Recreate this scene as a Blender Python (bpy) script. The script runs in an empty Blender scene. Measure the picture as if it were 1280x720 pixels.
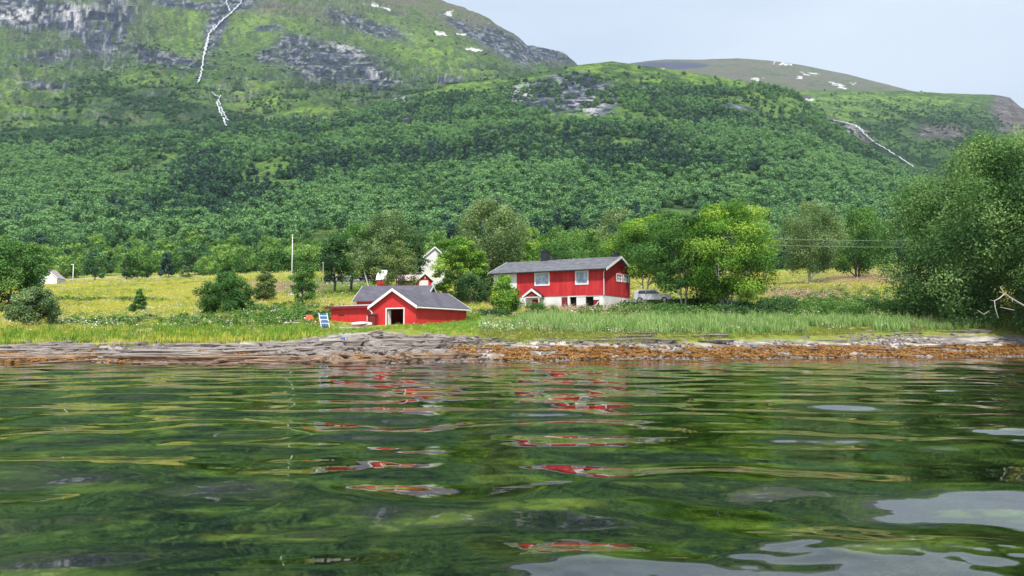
import bpy, math, random
import numpy as np
from mathutils import Vector

random.seed(11)
R = np.random.default_rng(11)
PI = math.pi
C = bpy.context.scene.collection
sc = bpy.context.scene

# ------------------------------------------------------------------ camera model used as a survey of the place
F = 1005.0
HC = 1.6
P = math.atan(62 / F)
CP, SP = math.cos(P), math.sin(P)

def ae(px, py):
    xc = (px - 640) / F; yc = (360 - py) / F
    d = CP - yc * SP
    return xc / d, (SP + yc * CP) / d

def at(px, py, Y):
    a, e = ae(px, py)
    return Vector((a * Y, Y, HC + e * Y))

def proj(x, y, z):
    a = x / y; e = (z - HC) / y
    # e = (SP+yc*CP)/(CP-yc*SP)
    yc = (e * CP - SP) / (CP + e * SP)
    xc = a * (CP - yc * SP)
    return 640 + xc * F, 360 - yc * F

# ------------------------------------------------------------------ noise
def _h(ix, iy, s):
    n = (ix.astype(np.int64) * 374761393 + iy.astype(np.int64) * 668265263 + s * 1442695041) & 0x7fffffff
    n = ((n ^ (n >> 13)) * 1274126177) & 0x7fffffff
    n = (n ^ (n >> 16)) & 0xffff
    return n / 65535.0

def vn(x, y, s=0):
    x = np.asarray(x, float); y = np.asarray(y, float)
    ix = np.floor(x); iy = np.floor(y); fx = x - ix; fy = y - iy
    fx = fx * fx * fx * (fx * (fx * 6 - 15) + 10); fy = fy * fy * fy * (fy * (fy * 6 - 15) + 10)
    a = _h(ix, iy, s); b = _h(ix + 1, iy, s); c = _h(ix, iy + 1, s); d = _h(ix + 1, iy + 1, s)
    return (a + (b - a) * fx) * (1 - fy) + (c + (d - c) * fx) * fy

def fbm(x, y, o=4, s=0, g=0.5):
    t = 0; amp = 1; n = 0
    for k in range(o):
        t = t + amp * vn(x * 2 ** k + 17.3 * k, y * 2 ** k - 9.1 * k, s + k); n += amp; amp *= g
    return t / n

def ridged(x, y, o=4, s=0):
    t = 0; amp = 1; n = 0
    for k in range(o):
        t = t + amp * (1 - np.abs(2 * vn(x * 2 ** k + 5.3 * k, y * 2 ** k + 3.1 * k, s + k) - 1)); n += amp; amp *= 0.55
    return t / n

def sstep(a, b, x):
    t = np.clip((x - a) / (b - a), 0, 1)
    return t * t * (3 - 2 * t)

# ------------------------------------------------------------------ terrain control rings
def ring(pts, Y=None):
    A, Ys, Z = [], [], []
    for p in pts:
        if Y is None: px, py, y = p
        else: (px, py), y = p, Y
        a, e = ae(px, py); A.append(a); Ys.append(y); Z.append(HC + e * y)
    return np.array(A), np.array(Ys, float), np.array(Z)

def water_ring(pts):
    A, Ys, Z = [], [], []
    for px, py in pts:
        a, e = ae(px, py); A.append(a); Ys.append(-HC / e); Z.append(0.0)
    return np.array(A), np.array(Ys), np.array(Z)

def zring(z, Y, off=None):
    if off is None: return np.array([0.0]), np.array([float(Y)]), np.array([float(z)])
    A, Ys, _ = off
    return A, Ys + Y, np.full(len(A), float(z))

def evalrings(rings, a, Y):
    Yk = [np.interp(a, r[0], r[1]) for r in rings]; Zk = [np.interp(a, r[0], r[2]) for r in rings]
    z = np.array(Zk[0], float) + 0 * Y
    for k in range(len(rings) - 1):
        t = np.clip((Y - Yk[k]) / np.maximum(Yk[k + 1] - Yk[k], 1e-3), 0, 1)
        z = np.where(Y >= Yk[k], Zk[k] + (Zk[k + 1] - Zk[k]) * t, z)
    return z

WL = water_ring([(-900, 456), (-300, 452), (0, 453.5), (200, 454.5), (330, 455.5), (480, 453.5), (560, 452), (640, 451), (900, 448), (1280, 445.5), (1500, 444), (2200, 442)])
NEAR = [zring(-1.5, 0), zring(-1.55, 14), zring(-1.3, 30), zring(-0.25, -4.5, WL), WL,
    ring([(-900, 436, 60), (0, 431, 58), (250, 430, 58), (380, 424, 59), (440, 417, 61), (475, 412, 62), (505, 410.5, 63), (560, 419, 62), (620, 427, 60), (760, 427, 61), (900, 425, 66), (1100, 417, 73), (1280, 412, 74), (2200, 412, 75)]),
    ring([(-900, 420, 66), (0, 416, 66), (300, 411, 67), (400, 409.5, 68), (465, 407.5, 69.5), (520, 407.5, 67.6), (583, 401, 75), (650, 401, 76), (760, 399, 78), (900, 399, 77), (1100, 403, 79), (1280, 402, 79), (2200, 400, 80)]),
    ring([(-900, 400), (0, 400), (200, 397), (400, 388), (520, 392), (620, 390), (755, 388), (830, 385), (1000, 386), (1280, 388), (2200, 390)], 88.5),
    ring([(-900, 380), (0, 379), (200, 376), (400, 363), (600, 362), (755, 368), (900, 365), (1000, 358), (1100, 352), (1280, 350), (2200, 350)], 130),
    ring([(-900, 354), (0, 353), (200, 349), (330, 344), (420, 341), (640, 343), (950, 343), (1100, 336), (1280, 333), (2200, 333)], 215),
    ring([(-900, 346), (0, 345), (420, 337), (640, 338), (950, 337), (1100, 330), (2200, 328)], 262)]
H1 = [NEAR[-1],
    ring([(-900, 300), (0, 303), (400, 300), (640, 295), (1000, 292), (1150, 288), (1280, 284), (2200, 285)], 420),
    ring([(-900, 240), (0, 238), (300, 230), (640, 210), (900, 210), (1000, 220), (1100, 243), (1280, 266), (2200, 280)], 700),
    ring([(-900, 180), (0, 180), (300, 170), (450, 164), (640, 155), (800, 155), (900, 155), (1000, 176), (1100, 216), (1200, 250), (2200, 280)], 980),
    ring([(-900, 140, 1300), (0, 150, 1300), (250, 152, 1300), (420, 148, 1300), (500, 120, 1300), (560, 105, 1300), (640, 95, 1300), (700, 85, 1300), (770, 77, 1300), (830, 84, 1290), (900, 95, 1280), (960, 106, 1250), (985, 113, 1230), (1010, 133, 1180), (1040, 160, 1130), (1100, 205, 1090), (1140, 232, 1070), (1200, 255, 1060), (2200, 290, 1060)]),
    ring([(-900, 170), (420, 170), (500, 140), (770, 105), (960, 130), (1040, 190), (1140, 260), (2200, 320)], 1800),
    ring([(-900, 300), (2200, 330)], 6500)]
H2 = [ring([(-900, 330), (450, 330), (900, 400), (2200, 400)], 600),
    ring([(-900, 196), (0, 200), (300, 190), (450, 185), (640, 190), (900, 330), (2200, 420)], 1000),
    ring([(-900, 120), (0, 122), (100, 118), (200, 112), (300, 118), (450, 122), (640, 130), (900, 300), (2200, 420)], 1400),
    ring([(-900, 70), (0, 88), (120, 90), (200, 84), (260, 90), (330, 92), (450, 98), (560, 100), (640, 105), (740, 150), (900, 300), (2200, 420)], 1600),
    ring([(-900, 30), (0, 40), (120, 42), (200, 55), (260, 60), (330, 55), (450, 65), (560, 72), (640, 88), (740, 140), (900, 290), (2200, 420)], 1800),
    ring([(-900, -80), (0, -70), (150, -60), (250, -30), (330, 0), (420, 15), (500, 30), (560, 40), (640, 65), (740, 130), (900, 280), (2200, 420)], 2150),
    ring([(-900, -190), (0, -190), (200, -150), (300, -110), (400, -60), (480, -28), (560, 3), (600, 17), (625, 33), (645, 47), (658, 58), (690, 63), (708, 68), (718, 76), (728, 88), (760, 140), (900, 280), (2200, 420)], 2450),
    ring([(-900, -120), (400, 0), (700, 200), (2200, 420)], 3600), ring([(-900, 300), (2200, 420)], 6500)]
H3 = [ring([(-900, 300), (2200, 300)], 1500), ring([(-900, 140), (700, 128), (950, 120), (1140, 128), (2200, 180)], 2800),
    ring([(-900, 110), (700, 92), (780, 80), (808, 76), (830, 74), (880, 74), (920, 72.5), (960, 75), (1000, 80), (1040, 88), (1060, 92), (1100, 103), (1140, 114), (1200, 128), (1280, 150), (2200, 200)], 4200),
    ring([(-900, 200), (2200, 260)], 6500)]
H4 = [ring([(-900, 420), (2200, 420)], 800), ring([(-900, 420), (800, 330), (960, 260), (1100, 252), (1280, 262), (2200, 290)], 1100),
    ring([(-900, 420), (800, 300), (900, 215), (960, 180), (1040, 168), (1100, 192), (1150, 205), (1200, 200), (1280, 215), (2200, 290)], 1450),
    ring([(-900, 420), (800, 260), (900, 160), (960, 140), (1000, 138), (1100, 145), (1200, 148), (1280, 165), (2200, 270)], 1750),
    ring([(-900, 420), (800, 200), (900, 130), (960, 113), (1000, 113), (1080, 113.5), (1140, 114), (1180, 116), (1240, 118), (1262, 121), (1280, 136), (1320, 170), (2200, 260)], 2150),
    ring([(-900, 420), (800, 260), (960, 170), (2200, 300)], 2700), ring([(-900, 420), (2200, 420)], 6500)]

def near_z(x, y):
    a = x / y
    z = evalrings(NEAR, a, y)
    land = sstep(0.2, 2.5, z)
    z = z + land * (0.25 * (fbm(x / 9, y / 9, 3, 3) - .5) + 0.9 * (fbm(x / 40, y / 40, 2, 9) - .5) * sstep(90, 130, y))
    # ledges of the shore rock: thin terraces dipping along the shore
    w = sstep(-0.5, 0.1, z) * (1 - sstep(1.6, 2.3, z)) * (1 - sstep(66, 76, y))
    q = z * 4.2 + 0.10 * x + 2.2 * fbm(x / 6, y / 3, 3, 21)
    st = (np.floor(q) + sstep(0.55, 0.95, q - np.floor(q)) - q) / 4.2
    z = z + w * (st * 0.9 + 0.34 * (ridged(x / 2.2, y / 0.55, 4, 31) - .6))
    return z

def far_z(x, y, detail=True):
    a = x / y
    wob = 0.018 * (fbm(x / 260 + 3, y / 260, 3, 41) - .5) * sstep(500, 1100, y)
    def lo(r):
        aa = a + (0 if r is H3 else wob); z = evalrings(r, aa, y); y0 = np.interp(aa, r[0][0], r[0][1]); return np.where(y < y0, z - 1.5 * (y0 - y) - 5, z)
    z1 = evalrings(H1, a + wob, y); z2 = lo(H2); z3 = lo(H3); z4 = lo(H4)
    z1 = z1 + sstep(300, 600, y) * (14 * (fbm(x / 130, y / 130, 4, 51) - .5)) * (1 - 0.55 * sstep(1050, 1250, y))
    z2 = z2 + 46 * (ridged((x + 0.4 * y) / 330, (y - 0.3 * x) / 330, 5, 61) - .62) * (1 - .75 * sstep(2250, 2420, y)) + 16 * (ridged((x * .8 + y * .9) / 75, (y * .5 - x) / 190, 4, 66) - .6) * (1 - .6 * sstep(2300, 2430, y)) + 9 * (fbm(x / 22, y / 22, 3, 67) - .5)
    tq = z2 / 38 + .8 * fbm(x / 140, y / 140, 3, 69); z2 = z2 + 26 * (sstep(.35, .75, tq - np.floor(tq)) - (tq - np.floor(tq))) * sstep(.45, .6, fbm(x / 240, y / 240, 2, 70)) * (1 - sstep(2250, 2400, y))
    z3 = z3 + 14 * (fbm(x / 300, y / 300, 4, 71) - .5)
    z4 = z4 + (20 * (ridged(x / 200, y / 200, 4, 81) - .6) + 8 * (fbm(x / 25, y / 25, 3, 82) - .5)) * (1 - .8 * sstep(1950, 2120, y))
    zz = np.maximum(np.maximum(z1, z2), np.maximum(z3, z4))
    which = np.argmax(np.stack([z1, z2, z3, z4]), 0)
    return zz, which

# ------------------------------------------------------------------ mesh helpers
def mesh_np(name, V, Q, tris=False):
    me = bpy.data.meshes.new(name)
    k = 3 if tris else 4
    n = len(Q)
    me.vertices.add(len(V)); me.vertices.foreach_set('co', np.ascontiguousarray(V, dtype=np.float32).ravel())
    me.loops.add(n * k); me.loops.foreach_set('vertex_index', np.ascontiguousarray(Q, dtype=np.int32).ravel())
    me.polygons.add(n); me.polygons.foreach_set('loop_start', np.arange(n, dtype=np.int32) * k)
    try: me.polygons.foreach_set('loop_total', np.full(n, k, dtype=np.int32))
    except Exception: pass
    me.update(calc_edges=True)
    return me

def set_smooth(me):
    me.polygons.foreach_set('use_smooth', np.ones(len(me.polygons), dtype=bool)); me.update()

def grid_quads(nr, nc):
    i = np.arange(nr - 1)[:, None] * nc + np.arange(nc - 1)[None, :]
    return np.stack([i, i + 1, i + nc + 1, i + nc], -1).reshape(-1, 4)

def add_col(me, name, arr):
    at_ = me.attributes.new(name, 'FLOAT_COLOR', 'POINT')
    at_.data.foreach_set('color', np.ascontiguousarray(np.concatenate([arr, np.ones((len(arr), 1))], 1), dtype=np.float32).ravel())

def add_f(me, name, arr):
    at_ = me.attributes.new(name, 'FLOAT', 'POINT'); at_.data.foreach_set('value', np.ascontiguousarray(arr, dtype=np.float32))

def link(name, me, mat=None, parent=None, loc=None):
    o = bpy.data.objects.new(name, me); C.objects.link(o)
    if mat is not None and len(me.materials) == 0: me.materials.append(mat)
    if parent is not None: o.parent = parent
    if loc is not None: o.location = loc
    return o

def tag(o, label=None, cat=None, group=None, kind=None):
    if label: o['label'] = label
    if cat: o['category'] = cat
    if group: o['group'] = group
    if kind: o['kind'] = kind
    return o

def thing(name, label, cat, loc=(0, 0, 0), rz=0, group=None):
    o = bpy.data.objects.new(name, None); C.objects.link(o); o.location = loc; o.rotation_euler = (0, 0, rz)
    return tag(o, label, cat, group)

class MB:
    def __init__(s): s.v = []; s.f = []
    def box(s, x0, x1, y0, y1, z0, z1):
        b = len(s.v)
        s.v += [(x, y, z) for z in (z0, z1) for x, y in ((x0, y0), (x1, y0), (x1, y1), (x0, y1))]
        s.f += [tuple(b + i for i in q) for q in ((3, 2, 1, 0), (4, 5, 6, 7), (0, 1, 5, 4), (1, 2, 6, 5), (2, 3, 7, 6), (3, 0, 4, 7))]
        return s
    def hexa(s, pts):   # 8 points, bottom 4 then top 4
        b = len(s.v); s.v += [tuple(p) for p in pts]
        s.f += [tuple(b + i for i in q) for q in ((3, 2, 1, 0), (4, 5, 6, 7), (0, 1, 5, 4), (1, 2, 6, 5), (2, 3, 7, 6), (3, 0, 4, 7))]
        return s
    def prism(s, prof, axis, d0, d1):  # prof: list of 2D points, extruded on axis ('x' or 'y')
        b = len(s.v); n = len(prof)
        for d in (d0, d1):
            s.v += [((d, p, q) if axis == 'x' else (p, d, q)) for p, q in prof]
        s.f.append(tuple(b + i for i in range(n))[::-1]); s.f.append(tuple(b + n + i for i in range(n)))
        for i in range(n): j = (i + 1) % n; s.f.append((b + i, b + j, b + n + j, b + n + i))
        return s
    def beam(s, p, q, w, h):  # rectangular bar from p to q
        p = Vector(p); q = Vector(q); d = (q - p).normalized()
        up = Vector((0, 0, 1)) if abs(d.z) < .95 else Vector((1, 0, 0))
        a = d.cross(up).normalized() * w / 2; u = a.cross(d).normalized() * h / 2
        return s.hexa([p - a - u, q - a - u, q + a - u, p + a - u, p - a + u, q - a + u, q + a + u, p + a + u])
    def tube(s, pts, rad, n=7):
        b = len(s.v); pts = [Vector(p) for p in pts]
        for i, p in enumerate(pts):
            d = (pts[min(i + 1, len(pts) - 1)] - pts[max(i - 1, 0)]).normalized()
            a = d.cross(Vector((0.31, 0.94, 0.1))).normalized() if abs(d.y) < .9 else d.cross(Vector((1, 0, 0))).normalized()
            u = a.cross(d)
            r = rad[i] if hasattr(rad, '__len__') else rad
            for k in range(n):
                t = 2 * PI * k / n; s.v.append(tuple(p + (a * math.cos(t) + u * math.sin(t)) * r))
        for i in range(len(pts) - 1):
            for k in range(n):
                j = (k + 1) % n; s.f.append((b + i * n + k, b + i * n + j, b + (i + 1) * n + j, b + (i + 1) * n + k))
        s.f.append(tuple(b + k for k in range(n))[::-1]); s.f.append(tuple(b + (len(pts) - 1) * n + k for k in range(n)))
        return s
    def walls(s, u0, u1, z0, z1, holes, face, d0, d1):
        """panel in the plane of an axis: face 'y' -> spans x, thickness y; 'x' -> spans y; holes (a,b,za,zb)"""
        us = sorted(set([u0, u1] + [h[0] for h in holes] + [h[1] for h in holes]))
        for a, b in zip(us[:-1], us[1:]):
            m = (a + b) / 2
            spans = sorted([(h[2], h[3]) for h in holes if h[0] <= m <= h[1]])
            z = z0
            for (p, q) in spans + [(z1, z1)]:
                if p > z + 1e-4:
                    if face == 'y': s.box(a, b, d0, d1, z, p)
                    else: s.box(d0, d1, a, b, z, p)
                z = max(z, q)
        return s
    def mesh(s, name):
        me = bpy.data.meshes.new(name); me.from_pydata(s.v, [], s.f); me.update(); return me
    def build(s, name, mat, parent=None, smooth=False):
        me = s.mesh(name)
        if smooth: set_smooth(me)
        return link(name, me, mat, parent)

# ------------------------------------------------------------------ materials
def newmat(name):
    m = bpy.data.materials.new(name); m.use_nodes = True; nt = m.node_tree
    for n in list(nt.nodes): nt.nodes.remove(n)
    out = nt.nodes.new('ShaderNodeOutputMaterial')
    return m, nt, out

def N(nt, t, **kw):
    n = nt.nodes.new(t)
    for k, v in kw.items():
        if k.startswith('i_'):
            key = k[2:]; n.inputs[int(key) if key.isdigit() else key.replace('_', ' ')].default_value = v
        else: setattr(n, k, v)
    return n

def rough_mat(name, c1, c2, scale=3.0, rough=.8, bump=.3, bscale=12.0, bdist=.02, spec=.3, stretch=(1, 1, 1), c3=None, coord='Object', stripes=None, metal=0):
    m, nt, out = newmat(name); L = nt.links.new
    tc = N(nt, 'ShaderNodeTexCoord'); mp = N(nt, 'ShaderNodeMapping'); mp.inputs['Scale'].default_value = stretch
    L(tc.outputs[coord], mp.inputs['Vector'])
    no = N(nt, 'ShaderNodeTexNoise', i_Scale=scale, i_Detail=6.0, i_Roughness=.65); L(mp.outputs[0], no.inputs['Vector'])
    cr = N(nt, 'ShaderNodeValToRGB'); cr.color_ramp.elements[0].position = .32; cr.color_ramp.elements[1].position = .68
    cr.color_ramp.elements[0].color = (*c1, 1); cr.color_ramp.elements[1].color = (*c2, 1)
    if c3: e = cr.color_ramp.elements.new(.76); e.color = (*c3, 1)
    L(no.outputs[0], cr.inputs[0])
    col = cr.outputs[0]
    n2 = N(nt, 'ShaderNodeTexNoise', i_Scale=bscale, i_Detail=5.0); L(mp.outputs[0], n2.inputs['Vector'])
    bp = N(nt, 'ShaderNodeBump', i_Strength=bump, i_Distance=bdist); hgt = n2.outputs[0]
    if stripes:
        ax, period, dark = stripes
        sp = N(nt, 'ShaderNodeSeparateXYZ'); L(tc.outputs[coord], sp.inputs[0])
        src = sp.outputs['XYZ'.index(ax)] if ax in 'XYZ' else None
        if ax == 'B':
            ad = N(nt, 'ShaderNodeMath', operation='ADD'); L(sp.outputs[0], ad.inputs[0]); L(sp.outputs[1], ad.inputs[1]); src = ad.outputs[0]
        dv = N(nt, 'ShaderNodeMath', operation='DIVIDE'); L(src, dv.inputs[0]); dv.inputs[1].default_value = period
        fr = N(nt, 'ShaderNodeMath', operation='FRACT'); L(dv.outputs[0], fr.inputs[0])
        gt = N(nt, 'ShaderNodeMath', operation='GREATER_THAN'); L(fr.outputs[0], gt.inputs[0]); gt.inputs[1].default_value = .12
        fl = N(nt, 'ShaderNodeMath', operation='FLOOR'); L(dv.outputs[0], fl.inputs[0])
        wn = N(nt, 'ShaderNodeTexWhiteNoise', noise_dimensions='1D'); L(fl.outputs[0], wn.inputs['W'])
        mr = N(nt, 'ShaderNodeMapRange'); L(wn.outputs[0], mr.inputs[0]); mr.inputs[3].default_value = 1 - dark; mr.inputs[4].default_value = 1.0
        mx = N(nt, 'ShaderNodeMix', data_type='RGBA', blend_type='MULTIPLY'); mx.inputs[0].default_value = 1
        L(col, mx.inputs[6]); L(mr.outputs[0], mx.inputs[7]); col = mx.outputs[2]
        ad2 = N(nt, 'ShaderNodeMath', operation='ADD'); L(hgt, ad2.inputs[0]); L(gt.outputs[0], ad2.inputs[1]); hgt = ad2.outputs[0]
    L(hgt, bp.inputs['Height'])
    b = N(nt, 'ShaderNodeBsdfPrincipled', i_Roughness=rough, i_Metallic=metal); b.inputs['Specular IOR Level'].default_value = spec
    L(col, b.inputs['Base Color']); L(bp.outputs[0], b.inputs['Normal']); L(b.outputs[0], out.inputs[0])
    return m

def leaf_mat(name, dark, mid, light, trans=.3, inst=False, spec=.25, g=1.55):
    dark, mid, light = [tuple(min(.8, v * k) for v in c_) for c_, k in ((dark, g), (mid, g * 1.05), (light, g * 1.1))]
    m, nt, out = newmat(name); L = nt.links.new
    a = N(nt, 'ShaderNodeAttribute', attribute_name='lv')
    oi = N(nt, 'ShaderNodeObjectInfo')
    mr = N(nt, 'ShaderNodeMapRange'); L(oi.outputs['Random'], mr.inputs[0]); mr.inputs[3].default_value = -.22 if inst else -.06; mr.inputs[4].default_value = .22 if inst else .06
    ad = N(nt, 'ShaderNodeMath', operation='ADD'); L(a.outputs['Fac'], ad.inputs[0]); L(mr.outputs[0], ad.inputs[1])
    if inst:
        ti = N(nt, 'ShaderNodeAttribute', attribute_name='tone', attribute_type='INSTANCER'); a2_ = N(nt, 'ShaderNodeMath', operation='ADD'); L(ad.outputs[0], a2_.inputs[0]); L(ti.outputs['Fac'], a2_.inputs[1]); ad = a2_
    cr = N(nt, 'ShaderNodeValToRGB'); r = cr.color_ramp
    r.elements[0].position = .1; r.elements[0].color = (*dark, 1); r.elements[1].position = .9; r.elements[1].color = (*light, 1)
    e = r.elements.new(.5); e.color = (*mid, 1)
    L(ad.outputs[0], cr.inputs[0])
    b = N(nt, 'ShaderNodeBsdfPrincipled', i_Roughness=.55); b.inputs['Specular IOR Level'].default_value = spec
    t = N(nt, 'ShaderNodeBsdfTranslucent'); mx = N(nt, 'ShaderNodeMixShader'); mx.inputs[0].default_value = trans
    hs = N(nt, 'ShaderNodeHueSaturation', i_Saturation=1.1, i_Value=1.25); L(cr.outputs[0], hs.inputs['Color'])
    L(cr.outputs[0], b.inputs['Base Color']); L(hs.outputs[0], t.inputs[0])
    L(b.outputs[0], mx.inputs[1]); L(t.outputs[0], mx.inputs[2]); L(mx.outputs[0], out.inputs[0])
    return m

M = {}
M['leaf_bright'] = leaf_mat('leaf_bright', (.028, .080, .012), (.085, .185, .024), (.22, .31, .045), .35)
M['leaf_green'] = leaf_mat('leaf_green', (.022, .065, .014), (.052, .125, .026), (.11, .20, .045), .3)
M['leaf_grey'] = leaf_mat('leaf_grey', (.05, .09, .03), (.10, .155, .055), (.17, .225, .09), .3)
M['leaf_willow'] = leaf_mat('leaf_willow', (.034, .082, .022), (.082, .158, .044), (.17, .25, .085), .35)
M['leaf_dark'] = leaf_mat('leaf_dark', (.012, .036, .012), (.028, .072, .02), (.06, .12, .035), .22)
M['leaf_olive'] = leaf_mat('leaf_olive', (.05, .085, .022), (.095, .145, .04), (.16, .20, .065), .3)
M['leaf_edge'] = leaf_mat('leaf_edge', (.03, .085, .018), (.08, .165, .035), (.17, .26, .055), .3, True)
M['leaf_forest'] = leaf_mat('leaf_forest', (.013, .046, .022), (.046, .116, .044), (.115, .210, .070), .25, True)
M['leaf_spruce'] = leaf_mat('leaf_spruce', (.008, .030, .022), (.018, .052, .036), (.04, .085, .055), .1, True)
M['leaf_scrub'] = leaf_mat('leaf_scrub', (.012, .045, .022), (.03, .08, .035), (.06, .13, .045), .2, True)
M['bark'] = rough_mat('bark', (.10, .085, .07), (.22, .19, .16), 6, .9, .6, 20, .02, stretch=(1, 1, .3))
M['bark_pale'] = rough_mat('bark_pale', (.22, .21, .19), (.62, .60, .56), 5, .85, .5, 20, .02, stretch=(1, 1, .6))
M['dead_wood'] = rough_mat('dead_wood', (.30, .27, .24), (.54, .50, .45), 5, .85, .5, 20, .02)
M['red'] = rough_mat('red_paint', (.44, .020, .026), (.66, .045, .048), 1.3, .7, .5, 9, .012, stretch=(1, 1, .35), stripes=('B', .16, .16))
M['red_smooth'] = rough_mat('red_paint_plain', (.54, .028, .030), (.66, .044, .044), 1.1, .65, .3, 9, .01, stripes=('B', .14, .10))
M['red_dark'] = rough_mat('dark_red_boards', (.16, .02, .025), (.26, .03, .03), 3, .8, .3, 9, .01, stripes=('B', .12, .2))
M['white'] = rough_mat('white_paint', (.66, .66, .64), (.82, .82, .80), 2.0, .6, .15, 14, .006)
M['white_wall'] = rough_mat('white_render', (.60, .60, .58), (.80, .80, .78), .8, .85, .4, 18, .01, c3=(.5, .52, .42))
M['slate'] = rough_mat('slate_roof', (.10, .10, .115), (.22, .22, .24), 1.6, .75, .5, 14, .02, c3=(.45, .44, .40), stripes=('Z', .09, .25))
M['felt'] = rough_mat('roofing_felt', (.085, .08, .10), (.14, .13, .155), 1.4, .8, .4, 25, .008, stripes=('B', .8, .14))
M['felt_light'] = rough_mat('weathered_roofing', (.30, .24, .26), (.48, .42, .43), 1.8, .8, .3, 20, .008)
M['dark'] = rough_mat('dark_metal', (.018, .02, .03), (.035, .035, .05), 3, .5, .2, 10, .005)
M['black'] = rough_mat('black_trim', (.02, .018, .018), (.04, .035, .035), 3, .7, .2, 10, .005)
M['concrete'] = rough_mat('concrete', (.42, .42, .40), (.62, .61, .58), 2, .9, .4, 20, .01)
M['orange'] = rough_mat('orange_plastic', (.62, .10, .03), (.72, .15, .05), 2, .4, .1, 10, .003)
M['blue_cloth'] = rough_mat('blue_canvas', (.03, .08, .16), (.06, .13, .24), 4, .8, .2, 20, .003)
M['blue'] = rough_mat('blue_plastic', (.03, .09, .42), (.05, .13, .5), 4, .4, .1, 20, .003)
M['wood'] = rough_mat('weathered_wood', (.25, .20, .15), (.42, .36, .29), 4, .85, .4, 14, .01)
M['pinkroof'] = rough_mat('pale_pink_roof', (.42, .30, .28), (.58, .46, .43), 2, .8, .3, 14, .01)
M['tyre'] = rough_mat('tyre_rubber', (.02, .02, .02), (.04, .04, .04), 5, .8)
M['rim'] = rough_mat('steel_rim', (.4, .4, .42), (.55, .55, .56), 5, .35, metal=.8)
M['carpaint'] = rough_mat('white_car_paint', (.70, .71, .72), (.78, .78, .79), .6, .22, .02, 5, .001, spec=.5)
M['steel'] = rough_mat('pole_paint', (.62, .64, .64), (.78, .79, .78), 3, .4, .1, 9, .002)
M['cable'] = rough_mat('aluminium_cable', (.45, .47, .5), (.6, .62, .64), 3, .4)

def glass_mat(name, c):
    m, nt, out = newmat(name); L = nt.links.new
    tc = N(nt, 'ShaderNodeTexCoord'); n = N(nt, 'ShaderNodeTexNoise', i_Scale=1.6, i_Detail=2.0); L(tc.outputs['Object'], n.inputs['Vector'])
    cr = N(nt, 'ShaderNodeValToRGB'); cr.color_ramp.elements[0].position = .4; cr.color_ramp.elements[1].position = .62
    cr.color_ramp.elements[0].color = (c[0] * .5, c[1] * .5, c[2] * .55, 1); cr.color_ramp.elements[1].color = (*c, 1)
    L(n.outputs[0], cr.inputs[0])
    b = N(nt, 'ShaderNodeBsdfPrincipled', i_Roughness=.04); b.inputs['Specular IOR Level'].default_value = .8
    L(cr.outputs[0], b.inputs['Base Color']); L(b.outputs[0], out.inputs[0]); return m
M['pane'] = glass_mat('window_glass', (.42, .50, .60))
M['pane_dark'] = glass_mat('dark_glass', (.05, .06, .08))

def vcol_mat(name, scale, amt, rough=.95, bump=.5, bscale=1.0, bdist=1.0, spec=.1, scale2=None):
    m, nt, out = newmat(name); L = nt.links.new
    a = N(nt, 'ShaderNodeAttribute', attribute_name='col')
    tc = N(nt, 'ShaderNodeTexCoord')
    n = N(nt, 'ShaderNodeTexNoise', i_Scale=scale, i_Detail=8.0, i_Roughness=.7); L(tc.outputs['Object'], n.inputs['Vector'])
    mr = N(nt, 'ShaderNodeMapRange'); L(n.outputs[0], mr.inputs[0]); mr.inputs[1].default_value = .3; mr.inputs[2].default_value = .7
    mr.inputs[3].default_value = 1 - amt; mr.inputs[4].default_value = 1 + amt
    mx = N(nt, 'ShaderNodeMix', data_type='RGBA', blend_type='MULTIPLY'); mx.inputs[0].default_value = 1
    L(a.outputs['Color'], mx.inputs[6]); L(mr.outputs[0], mx.inputs[7])
    n2 = N(nt, 'ShaderNodeTexNoise', i_Scale=bscale, i_Detail=8.0, i_Roughness=.65); L(tc.outputs['Object'], n2.inputs['Vector'])
    bp = N(nt, 'ShaderNodeBump', i_Strength=bump, i_Distance=bdist); L(n2.outputs[0], bp.inputs['Height'])
    b = N(nt, 'ShaderNodeBsdfPrincipled', i_Roughness=rough); b.inputs['Specular IOR Level'].default_value = spec
    L(mx.outputs[2], b.inputs['Base Color']); L(bp.outputs[0], b.inputs['Normal']); L(b.outputs[0], out.inputs[0])
    return m
M['terrain'] = vcol_mat('mountain_surface', .16, .60, bump=1.0, bscale=.09, bdist=12.0)
M['ground'] = vcol_mat('meadow_surface', 1.6, .3, bump=.7, bscale=4.0, bdist=.08)
M['rock'] = rough_mat('shore_rock', (.17, .155, .15), (.38, .355, .35), 1.1, .85, .8, 7, .05, c3=(.50, .46, .44), stretch=(.5, .5, 2.2), coord='Generated')
M['rock'] = rough_mat('shore_rock', (.10, .08, .07), (.38, .335, .30), 1.5, .85, .9, 4, .06, c3=(.58, .53, .48), stretch=(.5, 2.2, 5))
M['rock_warm'] = rough_mat('tidal_rock', (.09, .055, .035), (.36, .25, .17), 1.7, .8, .9, 5, .06, c3=(.50, .40, .32), stretch=(.5, 2.2, 5))
def simple_leaf(name, a, b, c, tr=.25): return leaf_mat(name, a, b, c, tr, True, .15, 1.15)
M['g_yellow'] = simple_leaf('meadow_grass', (.25, .28, .03), (.41, .41, .05), (.58, .53, .13))
M['g_olive'] = simple_leaf('olive_grass', (.12, .15, .03), (.20, .235, .045), (.32, .33, .08))
M['g_green'] = simple_leaf('green_grass', (.07, .16, .02), (.15, .27, .03), (.30, .40, .06))
M['g_shore'] = simple_leaf('shore_grass', (.10, .20, .05), (.19, .32, .09), (.38, .48, .18))
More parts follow.
